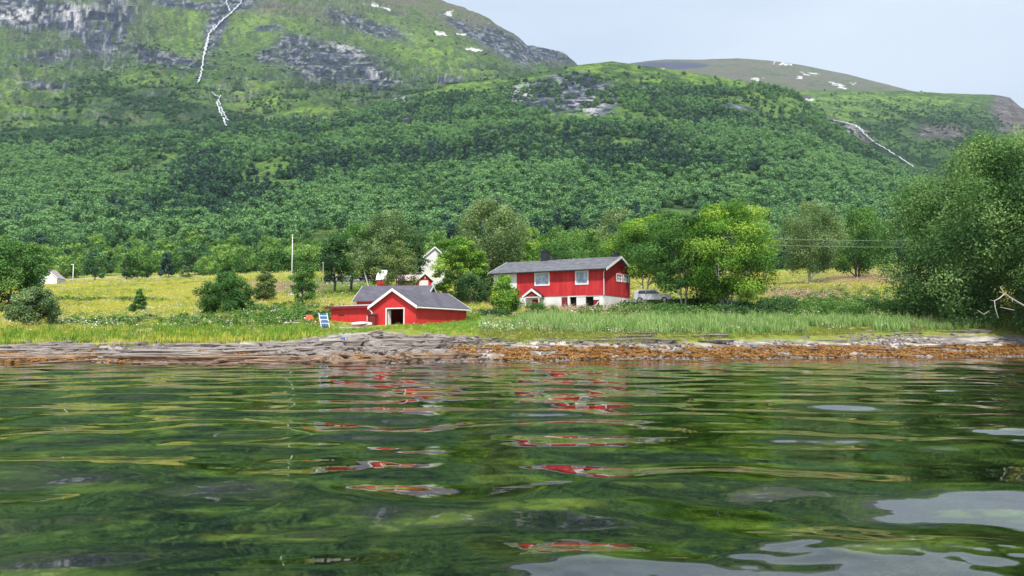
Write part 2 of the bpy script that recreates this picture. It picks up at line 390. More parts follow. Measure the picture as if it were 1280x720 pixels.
M['g_herb'] = simple_leaf('herb_leaves', (.03, .08, .015), (.065, .15, .03), (.14, .25, .05))
M['g_white'] = simple_leaf('white_umbels', (.42, .42, .28), (.58, .57, .40), (.72, .70, .55), .2)
M['g_pink'] = simple_leaf('pink_seedheads', (.30, .20, .14), (.42, .28, .20), (.52, .38, .30), .2)
M['weed'] = simple_leaf('bladder_wrack', (.12, .05, .014), (.31, .15, .04), (.48, .29, .11), .15)

# ------------------------------------------------------------------ world and light
w = bpy.data.worlds.new("World"); sc.world = w; w.use_nodes = True; nt = w.node_tree
for n in list(nt.nodes): nt.nodes.remove(n)
SUN_EL, SUN_AZ = math.radians(54), math.radians(174)   # azimuth clockwise from +Y (north): behind-left of the viewer
sky = N(nt, 'ShaderNodeTexSky', sky_type='NISHITA', sun_disc=False, sun_elevation=SUN_EL, sun_rotation=SUN_AZ, air_density=1.2, dust_density=1.5, ozone_density=1.5)
tc = N(nt, 'ShaderNodeTexCoord'); mp = N(nt, 'ShaderNodeMapping'); mp.inputs['Scale'].default_value = (1.0, 1.0, 3.2)
nt.links.new(tc.outputs['Generated'], mp.inputs['Vector'])
cn = N(nt, 'ShaderNodeTexNoise', i_Scale=2.3, i_Detail=6.0, i_Roughness=.5); nt.links.new(mp.outputs[0], cn.inputs['Vector'])
mr = N(nt, 'ShaderNodeMapRange'); nt.links.new(cn.outputs[0], mr.inputs[0]); mr.inputs[1].default_value = .30; mr.inputs[2].default_value = .66; mr.inputs[3].default_value = .72; mr.inputs[4].default_value = 1.0
cc = N(nt, 'ShaderNodeTexNoise', i_Scale=1.4, i_Detail=4.0); nt.links.new(mp.outputs[0], cc.inputs['Vector'])
cr = N(nt, 'ShaderNodeValToRGB'); cr.color_ramp.elements[0].position = .35; cr.color_ramp.elements[1].position = .65
cr.color_ramp.elements[0].color = (4.2, 5.0, 6.1, 1); cr.color_ramp.elements[1].color = (5.3, 5.95, 6.7, 1)
nt.links.new(cc.outputs[0], cr.inputs[0])
mx = N(nt, 'ShaderNodeMix', data_type='RGBA'); nt.links.new(mr.outputs[0], mx.inputs[0]); nt.links.new(sky.outputs[0], mx.inputs[6]); nt.links.new(cr.outputs[0], mx.inputs[7])
bg = N(nt, 'ShaderNodeBackground', i_Strength=.1); nt.links.new(mx.outputs[2], bg.inputs[0])
wo = N(nt, 'ShaderNodeOutputWorld'); nt.links.new(bg.outputs[0], wo.inputs[0])
sl = bpy.data.lights.new('sun', 'SUN'); sl.energy = 3.6; sl.angle = math.radians(2.5); sl.color = (1, .96, .9)
so = bpy.data.objects.new('sun', sl); C.objects.link(so)
sd = Vector((math.sin(SUN_AZ) * math.cos(SUN_EL), math.cos(SUN_AZ) * math.cos(SUN_EL), math.sin(SUN_EL)))
so.rotation_euler = sd.to_track_quat('Z', 'Y').to_euler()
vs = sc.view_settings; vs.view_transform = 'Standard'; vs.look = 'None'; vs.gamma = 1; vs.exposure = .72; vs.use_curve_mapping = False

cam = bpy.data.cameras.new('camera'); co = bpy.data.objects.new('camera', cam); C.objects.link(co)
co.location = (0, 0, HC); co.rotation_euler = (PI / 2 + P, 0, 0); cam.sensor_width = 36; cam.lens = 36 * F / 1280; cam.clip_start = .1; cam.clip_end = 20000
sc.camera = co
sc.cycles.max_bounces = 6; sc.cycles.diffuse_bounces = 3; sc.cycles.glossy_bounces = 3; sc.cycles.transmission_bounces = 3; sc.cycles.transparent_max_bounces = 6; sc.cycles.volume_bounces = 0

# ------------------------------------------------------------------ ground (seabed, shore, meadow)
def cols(fine_n, lim=0.82, far=3.0, nf=26):
    s = np.linspace(0, 1, nf)[1:] ** 1.5
    return np.concatenate([-(lim + (far - lim) * s)[::-1], np.linspace(-lim, lim, fine_n), lim + (far - lim) * s])
def E(px, py, cx, cy, rx, ry, rot=0, p=2.0):
    c, s = math.cos(rot), math.sin(rot); dx = px - cx; dy = py - cy
    u = (dx * c + dy * s) / rx; v = (-dx * s + dy * c) / ry
    return np.exp(-(u * u + v * v) ** (p / 2) * 1.2)
def mixc(c, col, w): return c * (1 - w[:, None]) + np.array(col)[None, :] * w[:, None]

ac = cols(900)
yr = np.concatenate([np.arange(.8, 4, .5), np.arange(4, 13, .07), np.arange(13, 26, .13), np.arange(26, 44, .45), np.arange(44, 80, .16), np.arange(80, 130, .6), np.linspace(130, 262, 100)])
AA, YY = np.meshgrid(ac, yr); X = (AA * YY).ravel(); Y = YY.ravel(); Z = near_z(X, Y)
V = np.stack([X, Y, Z], 1)
me = mesh_np('ground', V, grid_quads(len(yr), len(ac))); set_smooth(me)
px, py = proj(X, Y, np.maximum(Z, -2))
n1 = fbm(X / 14, Y / 14, 4, 101); n2 = fbm(X / 3.5, Y / 5, 4, 111); n3 = fbm(X / .9, Y / .9, 3, 121)
c = np.tile(np.array([[.36, .33, .045]]), (len(X), 1))
c = mixc(c, (.22, .29, .03), sstep(.42, .62, n1)); c = mixc(c, (.36, .31, .11), sstep(.5, .7, n2) * .8)
c = mixc(c, (.17, .20, .04), (Z < 2.4) * (Y < 80) * .85); c = mixc(c, (.15, .27, .03), E(px, py, 600, 404, 110, 10, 0, 4)); c = mixc(c, (.14, .30, .03), E(px, py, 405, 362, 60, 14, 0, 4))
c = mixc(c, (.42, .36, .26), E(px, py, 120, 348.5, 200, 2.2, -.02, 4) * .7)
gravelly = (E(px, py, 1120, 352, 70, 5, 0, 3)); c = mixc(c, (.36, .26, .20), gravelly * .7)
rockw = 1 - sstep(1.0, 1.5, Z - .0 + (n2 - .5) * .8 - .5 * E(px, py, 455, 420, 60, 14) * 2 - .5 * sstep(1000, 1150, px))
rc = np.array([[.30, .27, .245]]) * (0.55 + .8 * n3[:, None]); rc = rc * (.6 + .8 * sstep(.35, .6, fbm(X / 1.5, Y / .35, 3, 131)))[:, None]
c = c * (1 - rockw[:, None]) + rc * rockw[:, None]
wet = 1 - sstep(.0, .22, Z + .1 * (n3 - .5)); c = mixc(c, (.13, .085, .05), wet)
# sea floor: dark weed beds, pale yellowish stones
sub = 1 - sstep(-.35, -.05, Z)
sf = np.tile(np.array([[.15, .185, .06]]), (len(X), 1)); sf = mixc(sf, (.035, .06, .035), sstep(.45, .62, fbm(X / 1.7, Y / 1.7, 4, 141))); sf = mixc(sf, (.27, .28, .09), sstep(.56, .72, fbm(X / 1.1, Y / 1.1, 4, 151)))
Xr, Yr2 = X * .8 + Y * .6 + .5 * fbm(X * 2, Y * 2, 2, 171), Y * .8 - X * .6 + .5 * fbm(X * 2 + 7, Y * 2, 2, 173)
spots = sstep(.54, .68, fbm(Xr / .22, Yr2 / .20, 4, 161, .65)) * (1 - .8 * sstep(8, 15, Y)) * sstep(.42, .56, fbm(Xr / 1.1, Yr2 / 1.1, 3, 163)); sf = mixc(sf, (.60, .58, .30), spots * .9)
sf = mixc(sf, (.03, .05, .025), sstep(.54, .66, fbm(Yr2 / .5, Xr / .4, 4, 167)) * .75)
c = c * (1 - sub[:, None]) + np.clip(sf * 1.15, 0, .8) * sub[:, None]
add_col(me, 'col', np.clip(c, 0.005, .9))
g = link('ground', me, M['ground']); tag(g, kind='structure')
def gz(x, y): return float(near_z(np.array([x]), np.array([y]))[0])

# deep sea floor below everything, reaching the horizon
b = MB(); b.v = [(-6000, -6000, -2.4), (6000, -6000, -2.4), (6000, 6000, -2.4), (-6000, 6000, -2.4)]; b.f = [(0, 1, 2, 3)]
M['seafloor'] = rough_mat('sea_floor', (.02, .05, .02), (.07, .12, .04), .5, .9)
tag(b.build('sea_floor', M['seafloor']), kind='structure')

# ------------------------------------------------------------------ mountain terrain
am = cols(1150, 0.80, 2.2, 22)
ym = np.concatenate([np.exp(np.linspace(math.log(258), math.log(2500), 640)), np.exp(np.linspace(math.log(2510), math.log(6000), 90))])
AA, YY = np.meshgrid(am, ym); X = (AA * YY).ravel(); Y = YY.ravel()
Z, W = far_z(X, Y); Z = Z - 1.2 * (1 - sstep(258, 275, Y))
px, py = proj(X, Y, Z)
wx = px + 26 * (fbm(X / 120, Y / 120, 4, 201) - .5); wy = py + 20 * (fbm(X / 110, Y / 110, 4, 211) - .5)
n1 = fbm(X / 90, Y / 90, 5, 221); n2 = fbm(X / 25, Y / 25, 4, 231); n3 = fbm(X / 260, Y / 260, 3, 236); n4 = fbm(X / 9, Y / 9 + Z / 9, 3, 238); rk2 = ridged((X + .3 * Y) / 22, (Z * 1.4 + .3 * Y) / 22, 4, 243)
rk = ridged((X + .6 * Y) / 60, (Y - .5 * Z) / 60, 5, 241)
dz = (Z.reshape(YY.shape)[1:] - Z.reshape(YY.shape)[:-1]) / np.diff(ym)[:, None]; slope = np.abs(np.vstack([dz, dz[-1:]])).ravel()
m0, m1, m2, m3 = (W == 0), (W == 1), (W == 2), (W == 3)
def ES(lst): 
    t = 0
    for e in lst: t = np.maximum(t, E(wx, wy, *e))
    return t
rock = ES([(35, 14, 60, 24, .1, 4), (135, 35, 34, 46, .5, 4), (205, 70, 62, 9, .12, 4), (65, 68, 44, 9, -.1, 3), (90, 20, 40, 26, .3, 3), (415, 80, 82, 26, .22, 4), (375, 66, 40, 20, .1, 4), (462, 96, 32, 15, .6, 4), (330, 72, 16, 10, 0, 3), (450, 28, 62, 9, .30, 3),
           (590, 40, 46, 8, .5, 3), (570, 104, 0.1, .1), (640, 58, 60, 16, .45, 3), (690, 70, 30, 9, .3, 4), (265, 30, 16, 40, .2, 3), (290, 5, 40, 12, 0, 3), (60, 108, 40, 6, .1, 3), (340, 38, 22, 6, .2, 3), (240, 5, 50, 8, 0, 3), (560, 98, 20, 7, 0, 3)]) * m1
rock = np.maximum(rock, ES([(700, 118, 66, 22, -.05, 4), (748, 122, 22, 22, 0, 4), (498, 124, 22, 7, 0, 3), (805, 112, 26, 7, .1, 3), (925, 135, 30, 6, .1, 3), (505, 146, 20, 5, 0, 3), (510, 185, 60, 3, 0, 3)]) * m0 * 1.2)
rock = np.maximum(rock, ES([(1065, 168, 32, 14, .5, 3), (1180, 164, 36, 12, 0, 3), (1262, 140, 28, 22, .6, 4), (1000, 125, 14, 4, 0, 3)]) * m3)
rock = np.clip(rock * 1.5 * sstep(.2, .62, .40 * n2 + .30 * rk2 + .25 * n1 + .3 * (n4 - .5) + .22 * (rock > .55)), 0, 1)
rock = np.maximum(rock, m1 * sstep(1.15, 1.6, slope + .5 * (n2 - .5)) * .4)
brown = np.maximum(ES([(620, 35, 110, 30, .4, 4), (560, 10, 130, 18, .2, 4), (330, 5, 120, 16, .1, 3)]) * m1 * .75, m2 * (1 - .7 * ES([(760, 105, 90, 14, 0, 3), (1100, 125, 120, 14, .05, 3)])))
brown = brown * sstep(.3, .55, n2 * .5 + n1 * .5)
bright = np.maximum(ES([(30, 130, 60, 50, 0, 3), (205, 95, 60, 9, .1, 3), (245, 40, 40, 34, 0, 3), (330, 30, 60, 30, 0, 3), (540, 70, 100, 26, .5, 3), (480, 40, 80, 16, .5, 3), (320, 118, 60, 24, 0, 3), (60, 190, 60, 20, 0, 3), (400, 140, 60, 12, 0, 3)]) * m1,
        np.maximum(ES([(800, 90, 160, 14, .08, 4), (620, 106, 120, 8, -.12, 4), (900, 108, 90, 8, .12, 3), (855, 165, 24, 18, 0, 3), (870, 190, 14, 18, 0, 3)]) * m0, m3 * ES([(1060, 122, 160, 13, 0, 4), (1060, 142, 60, 10, 0, 3), (1150, 128, 80, 8, 0, 3)])))
c = np.tile(np.array([[.065, .135, .035]]), (len(X), 1))
c = mixc(c, (.03, .07, .03), sstep(.45, .6, n1)); c = mixc(c, (.09, .16, .05), sstep(.55, .7, n2) * .8)
c = mixc(c, (.13, .23, .05), m0 * sstep(.60, .66, fbm(X / 60 + 40, Y / 90, 3, 341)) * .9)
c = mixc(c, (.10, .155, .045), m1 * sstep(95, 20, py) * .8)
c = mixc(c, (.155, .26, .05), np.clip(bright * 1.3, 0, 1) * (.25 + .75 * sstep(.35, .6, n2)))
c = mixc(c, (.045, .08, .045), sstep(.5, .58, fbm((X + Y * .5) / 9, (Y - X * .3) / 16, 4, 251)) * .65); c = mixc(c, (.17, .16, .10), sstep(.62, .7, fbm(X / 14, Y / 9, 3, 257)) * .4 * m1)
c = mixc(c, (.15, .125, .11), np.clip(brown, 0, 1) * .9)
c = mixc(c, (.12, .14, .07), m2 * sstep(.5, .65, n1) * .6)
rc = np.array([[.045, .060, .095]]) * np.ones((len(X), 1)); rc = mixc(rc, (.24, .245, .27), sstep(.66, .84, rk2 + .3 * (n4 - .5))); rc = mixc(rc, (.022, .028, .045), sstep(.60, .45, rk2 + .3 * (n2 - .5))); rc = mixc(rc, (.07, .11, .045), sstep(.58, .66, n4) * .7)
pale = ES([(25, 14, 30, 10, 0, 4), (100, 15, 18, 18, 0, 3), (435, 60, 22, 8, .4, 3), (480, 95, 24, 5, .6, 3), (735, 128, 20, 12, 0, 4), (655, 112, 12, 12, 0, 4), (730, 140, 22, 5, 0, 4), (498, 124, 16, 4, 0, 4), (1060, 160, 20, 7, .3, 3), (140, 82, 30, 5, -.4, 3)])
rc = mixc(rc, (.46, .45, .45), np.clip(pale * 1.4, 0, 1) * sstep(.5, .66, rk2 * .6 + n4 * .4))
rc = mixc(rc, (.17, .135, .12), m3 * .5)
c = c * (1 - rock[:, None]) + rc * rock[:, None]
def ES2(lst):
    ux = px + 16 * (n2 - .5); uy = py + 7 * (fbm(X / 35, Y / 35, 3, 261) - .5); t = 0
    for e in lst: t = np.maximum(t, E(ux, uy, *e))
    return t
snow = ES2([(549, 41, 7, 3, .4, 4), (594, 62, 11, 2.0, .2, 4), (577, 43, 5, 1.2, .1, 4), (560, 16, 7, 1.5, -.3, 4), (484, 11, 8, 1.2, .3, 4), (470, 7, 4, 1, .3, 4), (1014, 92, 11, 1.5, .1, 4), (1046, 107, 9, 1.5, .25, 4), (1000, 97, 5, 1, .2, 4), (945, 99, 7, 1.6, 0, 4), (980, 80, 16, 1.0, .05, 4), (835, 84, 4, 1.0, 0, 4), (1012, 126, 9, 1.4, 0, 4), (1066, 104, 2.5, .8, 0, 4)])
sn = sstep(.35, .5, snow); c = mixc(c, (.62, .62, .60), sn)
for (cx, cy, rx, ry) in ((835, 82, 34, 5),): c = mixc(c, (.06, .07, .11), m2 * sstep(.3, .6, E(px, py, cx, cy, rx * 1.6, ry, 0, 6)))
me = mesh_np('mountain', np.stack([X, Y, Z], 1), grid_quads(len(ym), len(am))); set_smooth(me)
add_col(me, 'col', np.clip(c, .005, .9)); mo = link('mountain', me, M['terrain']); tag(mo, kind='structure')
Emat = ((Z - HC) / Y).reshape(YY.shape); Zmat = Z.reshape(YY.shape)
RKm = rock.reshape(YY.shape); BRm = bright.reshape(YY.shape); BWm = brown.reshape(YY.shape); Wm = W.reshape(YY.shape); SNm = sn.reshape(YY.shape)
Emax = np.maximum.accumulate(Emat, 0)
def hit(px_, py_):
    a, e = ae(px_, py_); j = int(np.clip(np.searchsorted(am, a), 1, len(am) - 1)); i = int(np.argmax(Emat[:, j] >= e))
    i = max(i, 1); e0, e1 = Emat[i - 1, j], Emat[i, j]; t = (e - e0) / max(e1 - e0, 1e-6); y = ym[i - 1] + (ym[i] - ym[i - 1]) * min(max(t, 0), 1)
    return Vector((a * y, y, HC + e * y))
def sample(mat, a, y):
    j = np.clip((np.searchsorted(am, a)), 0, len(am) - 1); i = np.clip(np.searchsorted(ym, y), 0, len(ym) - 1); return mat[i, j]

# ------------------------------------------------------------------ foliage builders
def leaf_quads(P0, Nn, size, asp=.6):
    n = len(P0)
    r = R.normal(size=(n, 3)); t1 = np.cross(Nn, r); t1 /= np.linalg.norm(t1, axis=1, keepdims=True) + 1e-9; t2 = np.cross(Nn, t1)
    s = size[:, None]
    V = np.stack([P0 - t1 * s, P0 - t2 * s * asp, P0 + t1 * s, P0 + t2 * s * asp], 1).reshape(-1, 3)
    return V, np.arange(n * 4).reshape(n, 4)

def crown_mesh(name, H, Wd, base, shape, nclump, nleaf, leaf, seed, cr=.17, up=.5, flat=.75, lean=0, nz=.7):
    """returns crown mesh and the clump centres"""
    rs = np.random.default_rng(seed)
    u = rs.random(nclump)
    if shape == 'cone': t = 1 - u ** .75 * .99; rad = (1 - t) ** .85 + .04
    elif shape == 'narrow': t = u; rad = np.sin(PI * np.clip(t * .86 + .12, 0, 1)) ** .7
    elif shape == 'dome': t = u ** .8; rad = np.sqrt(np.clip(1 - (t * .97) ** 2.4, 0, 1))
    else: t = u; rad = np.sin(PI * np.clip(t * .82 + .13, 0, 1)) ** .55
    th = rs.random(nclump) * 2 * PI; ph = rs.random(3) * 6
    lob = 1 + .16 * np.sin(2 * th + ph[0]) + .12 * np.sin(3 * th + ph[1] + t * 4) + .10 * np.sin(5 * th + ph[2] - t * 5)
    rr = Wd / 2 * rad * lob * (.25 + .75 * rs.random(nclump) ** .45) * (1 - cr * .6)
    cz = base + (H - base) * (t * (1 - cr * .5) + cr * .2)
    cen = np.stack([rr * np.cos(th) + lean * (cz / H) ** 1.5, rr * np.sin(th), cz], 1)
    crd = Wd * cr * (.55 + .75 * rs.random(nclump)) * (0.55 + .45 * np.clip(rad, 0, 1))
    per = np.maximum(4, (nleaf * crd ** 1.5 / (crd ** 1.5).sum()).astype(int))
    idx = np.repeat(np.arange(nclump), per); n = len(idx)
    d = rs.normal(size=(n, 3)); d /= np.linalg.norm(d, axis=1, keepdims=True)
    q = .38 + .85 * rs.random(n)
    P0 = cen[idx] + d * (crd[idx] * q)[:, None] * np.array([1, 1, flat])
    Nn = d + np.array([0, 0, up]) + nz * rs.normal(size=(n, 3)); Nn /= np.linalg.norm(Nn, axis=1, keepdims=True)
    sz = leaf * (.7 + .6 * rs.random(n))
    V, Q = leaf_quads(P0, Nn, sz)
    me = mesh_np(name, V, Q)
    cv = rs.random(nclump)
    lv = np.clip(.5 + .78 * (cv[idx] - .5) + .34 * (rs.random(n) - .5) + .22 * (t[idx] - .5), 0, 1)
    add_f(me, 'lv', np.repeat(lv, 4))
    return me, cen, crd

def trunk_mb(H, base, r0, cen, nlimb, seed, lean=0, stems=1, spread=.0):
    rs = random.Random(seed); b = MB(); tops = []
    for k in range(stems):
        a = 2 * PI * k / stems + rs.random(); sx, sy = (math.cos(a) * spread, math.sin(a) * spread) if stems > 1 else (0, 0)
        h = H * (.82 if stems == 1 else .7); pts = []; rad = []
        for i in range(9):
            t = i / 8
            w = .02 * H
            pts.append((sx * (.25 + 1.4 * t) + lean * t ** 1.5 * .8 + w * math.sin(t * 5 + seed + k), sy * (.25 + 1.4 * t) + w * math.cos(t * 4 + seed * 2 + k), -.4 + (h + .4) * t))
            rad.append(r0 * (1 if stems == 1 else .75) * ((1 - t) ** .8 * .93 + .07) * (1.25 if i == 0 else 1))
        b.tube(pts, rad, 8); tops.append((pts, rad))
    idx = list(range(len(cen))); rs.shuffle(idx)
    for j in idx[:nlimb]:
        cx, cy, cz = cen[j]; pts, rad = tops[min(range(stems), key=lambda k: (tops[k][0][4][0] - cx) ** 2 + (tops[k][0][4][1] - cy) ** 2)]
        hz = max(base * .6, cz - (.35 + .3 * rs.random()) * math.hypot(cx, cy) - .1 * H); i = min(range(9), key=lambda k: abs(pts[k][2] - hz)); i = max(i, 1)
        p0 = Vector(pts[i]); p1 = Vector((cx, cy, cz)); m_ = p0.lerp(p1, .5) + Vector((0, 0, -.06 * (p1 - p0).length))
        r = rad[i] * .5; b.tube([p0, p0.lerp(m_, .5), m_, p1], [r, r * .8, r * .55, r * .2], 5)
    return b

def tree(name, label, px_, py_, Yd, hpx, wpx, shape='round', mat='leaf_green', bark='bark', trunk_f=.2, nleaf=5000, leaf=.12, nclump=46, cr=.17, stems=1, spread=.0, lean=0, cat='tree', group=None, nlimb=14, up=.5, flat=.75, r0=None, sink=0):
    p = at(px_, py_, Yd); H = hpx / F * Yd; Wd = wpx / F * Yd
    z = gz(p.x, p.y) - .05 - sink
    H = H + (p.z - z)
    seed = int(px_ * 7 + hpx)
    o = thing(name, label, cat, (p.x, p.y, z), 0, group)
    me, cen, crd = crown_mesh('crown', H, Wd, H * trunk_f, shape, nclump, nleaf, leaf, seed, cr, up, flat, lean)
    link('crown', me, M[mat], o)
    trunk_mb(H, H * trunk_f, r0 or max(.07, H * .022), cen, nlimb, seed, lean, stems, spread).build('trunk', M[bark], o, True)
    return o

# hand placed trees -------------------------------------------------------------
tree('willow_tree', 'large dark willow tree at the left edge beside the small white house', 14, 376, 112, 76, 92, 'round', 'leaf_green', nleaf=26000, leaf=.16, nclump=80, trunk_f=.1, cr=.13)
tree('rowan_tree', 'low spreading tree with a forked trunk, nearest to the shore on the left', 40, 408, 70, 46, 66, 'dome', 'leaf_grey', nleaf=14000, leaf=.09, nclump=50, trunk_f=.22, stems=3, spread=.3, cr=.13, nlimb=22)
tree('young_spruce', 'tiny dark upright conifer alone in the left meadow', 173, 395, 95, 34, 20, 'cone', 'leaf_green', nleaf=4200, leaf=.09, nclump=40, trunk_f=.06, cr=.2)
tree('willow_bush', 'wide dense rounded bush in the meadow left of the flagpole', 283, 392, 86, 50, 68, 'dome', 'leaf_green', nleaf=22000, leaf=.09, nclump=80, trunk_f=.0, cr=.12, stems=4, spread=.4, cat='bush')
tree('spruce_tree', 'dark conifer standing directly behind the wide rounded bush', 283, 368, 118, 54, 38, 'cone', 'leaf_green', nleaf=9000, leaf=.13, nclump=80, trunk_f=.06, cr=.16, up=.2, flat=.5)
tree('spruce_tree', 'light olive young spruce with drooping lower branches left of the tall flagpole', 331, 378, 106, 54, 32, 'cone', 'leaf_olive', nleaf=8000, leaf=.1, nclump=80, trunk_f=.08, cr=.16, up=.2, flat=.5)
tree('birch_tree', 'slim dark egg-shaped tree just right of the tall white flagpole', 379, 384, 94, 58, 31, 'narrow', 'leaf_green', nleaf=10000, leaf=.09, nclump=60, trunk_f=.14, cr=.18)
tree('maple_tree', 'dark round-crowned tree with a thick trunk, leftmost of the grove behind the boathouse', 417, 362, 118, 72, 40, 'round', 'leaf_dark', nleaf=7000, leaf=.13, nclump=50, trunk_f=.22, cr=.17)
tree('maple_tree', 'broad grey-green tree with dark underside, second in the grove behind the boathouse', 441, 361, 121, 84, 52, 'round', 'leaf_green', nleaf=9000, leaf=.13, nclump=56, trunk_f=.2, cr=.16)
tree('birch_tree', 'leaning birch with a pale bare trunk in the middle of the grove', 462, 361, 112, 66, 34, 'round', 'leaf_grey', 'bark_pale', trunk_f=.45, nleaf=3500, leaf=.11, nclump=30, lean=-2.0, r0=.13)
tree('birch_tree', 'tallest grey-green birch of the grove behind the boathouse', 486, 362, 125, 96, 88, 'round', 'leaf_grey', nleaf=26000, leaf=.14, nclump=90, trunk_f=.14, cr=.13)
tree('birch_tree', 'brownish olive tree in front of the small red house behind the boathouse', 497, 362, 98, 62, 54, 'narrow', 'leaf_olive', nleaf=8000, leaf=.1, nclump=70, trunk_f=.1, cr=.13, stems=2, spread=.3)
tree('spruce_tree', 'dark bushy tree between the olive tree and the white farmhouse', 518, 362, 119, 78, 44, 'round', 'leaf_dark', nleaf=8000, leaf=.13, nclump=50, trunk_f=.15, cr=.16)
tree('maple_tree', 'bright green maple right of the white farmhouse gable', 573, 384, 101, 90, 60, 'round', 'leaf_bright', nleaf=22000, leaf=.12, nclump=70, trunk_f=.1, cr=.15, up=.8, flat=.5)
tree('dark_shrub', 'dark shrub below the bright green maple beside the boathouse', 588, 392, 98, 52, 50, 'dome', 'leaf_dark', nleaf=7000, leaf=.11, nclump=50, trunk_f=.0, cat='bush')
tree('willow_tree', 'tall airy pale willow rising left of the main house roof', 613, 392, 106, 144, 92, 'narrow', 'leaf_grey', nleaf=36000, leaf=.12, nclump=140, trunk_f=.12, cr=.11, up=0, flat=1.3, stems=2, spread=.4, nlimb=34)
tree('columnar_bush', 'tall leafy bush against the left end of the main house', 631, 402, 79, 60, 38, 'narrow', 'leaf_bright', nleaf=17000, leaf=.085, nclump=70, trunk_f=.0, cr=.18, cat='bush')
tree('low_bush', 'low dark bush at the foot of the tall leafy bush', 619, 404, 76.5, 18, 34, 'dome', 'leaf_dark', nleaf=2600, leaf=.07, nclump=30, trunk_f=.0, cat='bush')
tree('low_bush', 'dark low bush in front of the little porch of the main house', 674, 399, 79, 20, 46, 'dome', 'leaf_green', nleaf=4200, leaf=.07, nclump=40, trunk_f=.0, cat='bush', cr=.12)
tree('maple_tree', 'bright tree showing above the left end of the main house roof', 664, 372, 128, 88, 50, 'round', 'leaf_bright', nleaf=7000, leaf=.14, nclump=50, trunk_f=.15)
tree('birch_tree', 'wide rounded green tree behind the middle of the main house roof', 712, 372, 132, 86, 76, 'round', 'leaf_green', nleaf=9000, leaf=.15, nclump=60, trunk_f=.12)
tree('birch_tree', 'tall pale birch behind the right end of the main house roof', 774, 372, 135, 120, 52, 'narrow', 'leaf_grey', nleaf=9000, leaf=.15, nclump=60, trunk_f=.15)
tree('birch_tree', 'slender light birch behind the main house, left of the tallest pale one', 742, 374, 150, 92, 40, 'narrow', 'leaf_edge', nleaf=6000, leaf=.16, nclump=50, trunk_f=.15)
for i, (x_, b_, y_, h_, w_, mt, lb) in enumerate([
    (806, 387, 93.5, 118, 106, 'leaf_bright', 'leftmost rowan of the leafy clump, its boughs over the gable of the main house'),
    (856, 392, 86, 132, 106, 'leaf_green', 'middle rowan of the clump with two slim pale bare trunks'),
    (908, 394, 84, 142, 128, 'leaf_bright', 'largest bright rowan of the clump right of the main house')]):
    tree('rowan_tree', lb, x_, b_, y_, h_, w_, 'round', mt, 'bark_pale', nleaf=(30000, 26000, 46000)[i], leaf=.105, nclump=(90, 80, 130)[i], trunk_f=(.33, .20, .13)[i], stems=(2, 3, 4)[i], spread=(.5, .7, .9)[i], cr=.14, up=.9, flat=.5, group='rowans in the leafy clump right of the main house', r0=.13, nlimb=26)
tree('rowan_tree', 'small dark rowan filling the gap between the two right-hand rowans', 884, 393, 90, 78, 56, 'round', 'leaf_dark', 'bark_pale', nleaf=8000, leaf=.1, nclump=50, trunk_f=.12, stems=3, spread=.6, group='rowans in the leafy clump right of the main house')
tree('birch_tree', 'birch with a bright white trunk, nearer of the two meadow birches', 1013, 358, 128, 108, 74, 'narrow', 'leaf_grey', 'bark_pale', nleaf=24000, leaf=.13, nclump=90, trunk_f=.18, cr=.13, up=.1, flat=1.1, r0=.22, group='two meadow birches')
tree('birch_tree', 'dark green birch on two dark stems, farther of the two meadow birches', 1074, 347, 138, 88, 80, 'narrow', 'leaf_green', nleaf=22000, leaf=.14, nclump=80, trunk_f=.16, cr=.13, up=.1, flat=1.0, stems=2, spread=.8, group='two meadow birches')
tree('willow_tree', 'huge willow filling the right edge above the shore', 1290, 402, 76, 240, 298, 'round', 'leaf_willow', nleaf=185000, leaf=.125, nclump=330, trunk_f=.0, cr=.085, up=.3, flat=.8, stems=5, spread=1.2, r0=.14, nlimb=50)
tree('willow_tree', 'lower willow growth at the foot of the huge right-hand willow, towards the meadow', 1205, 398, 86, 92, 84, 'dome', 'leaf_willow', nleaf=42000, leaf=.1, nclump=160, trunk_f=.0, cr=.1, stems=4, spread=.6)
tree('dark_shrub', 'small light conical tree at the far edge of the left field', 232, 349, 205, 20, 18, 'cone', 'leaf_grey', nleaf=900, leaf=.2, nclump=20, trunk_f=.05)
tree('dark_shrub', 'small dark upright tree at the far edge of the left field', 158, 349, 208, 32, 15, 'narrow', 'leaf_dark', nleaf=1200, leaf=.2, nclump=20, trunk_f=.05)
for (x_, b_, y_, h_, w_, mt, lb) in [(838, 402, 80.5, 22, 60, 'leaf_green', 'low leafy shrub below the clump, nearest the main house'), (905, 402, 79, 20, 64, 'leaf_dark', 'low dark shrub under the largest rowan'),
    (968, 398, 82, 24, 84, 'leaf_dark', 'long dark shrub just right of the leafy clump'), (1045, 398, 84, 20, 90, 'leaf_green', 'low leafy shrub in the meadow left of the huge willow'), (1120, 398, 86, 18, 84, 'leaf_green', 'low shrub in the meadow beside the huge willow'),
    (383, 404, 72, 14, 36, 'leaf_dark', 'low dark bush behind the two garden chairs'), (212, 412, 70, 9, 40, 'leaf_green', 'low bush of herbs in the front of the left meadow'), (600, 399, 80, 12, 20, 'leaf_green', 'small bush beside the right wall of the boathouse')]:
    tree('low_bush', lb, x_, b_, y_, h_, w_, 'dome', mt, nleaf=int(w_ * 75), leaf=.075, nclump=int(w_ * .8), trunk_f=.0, cat='bush', cr=.1, nlimb=6, r0=.05)

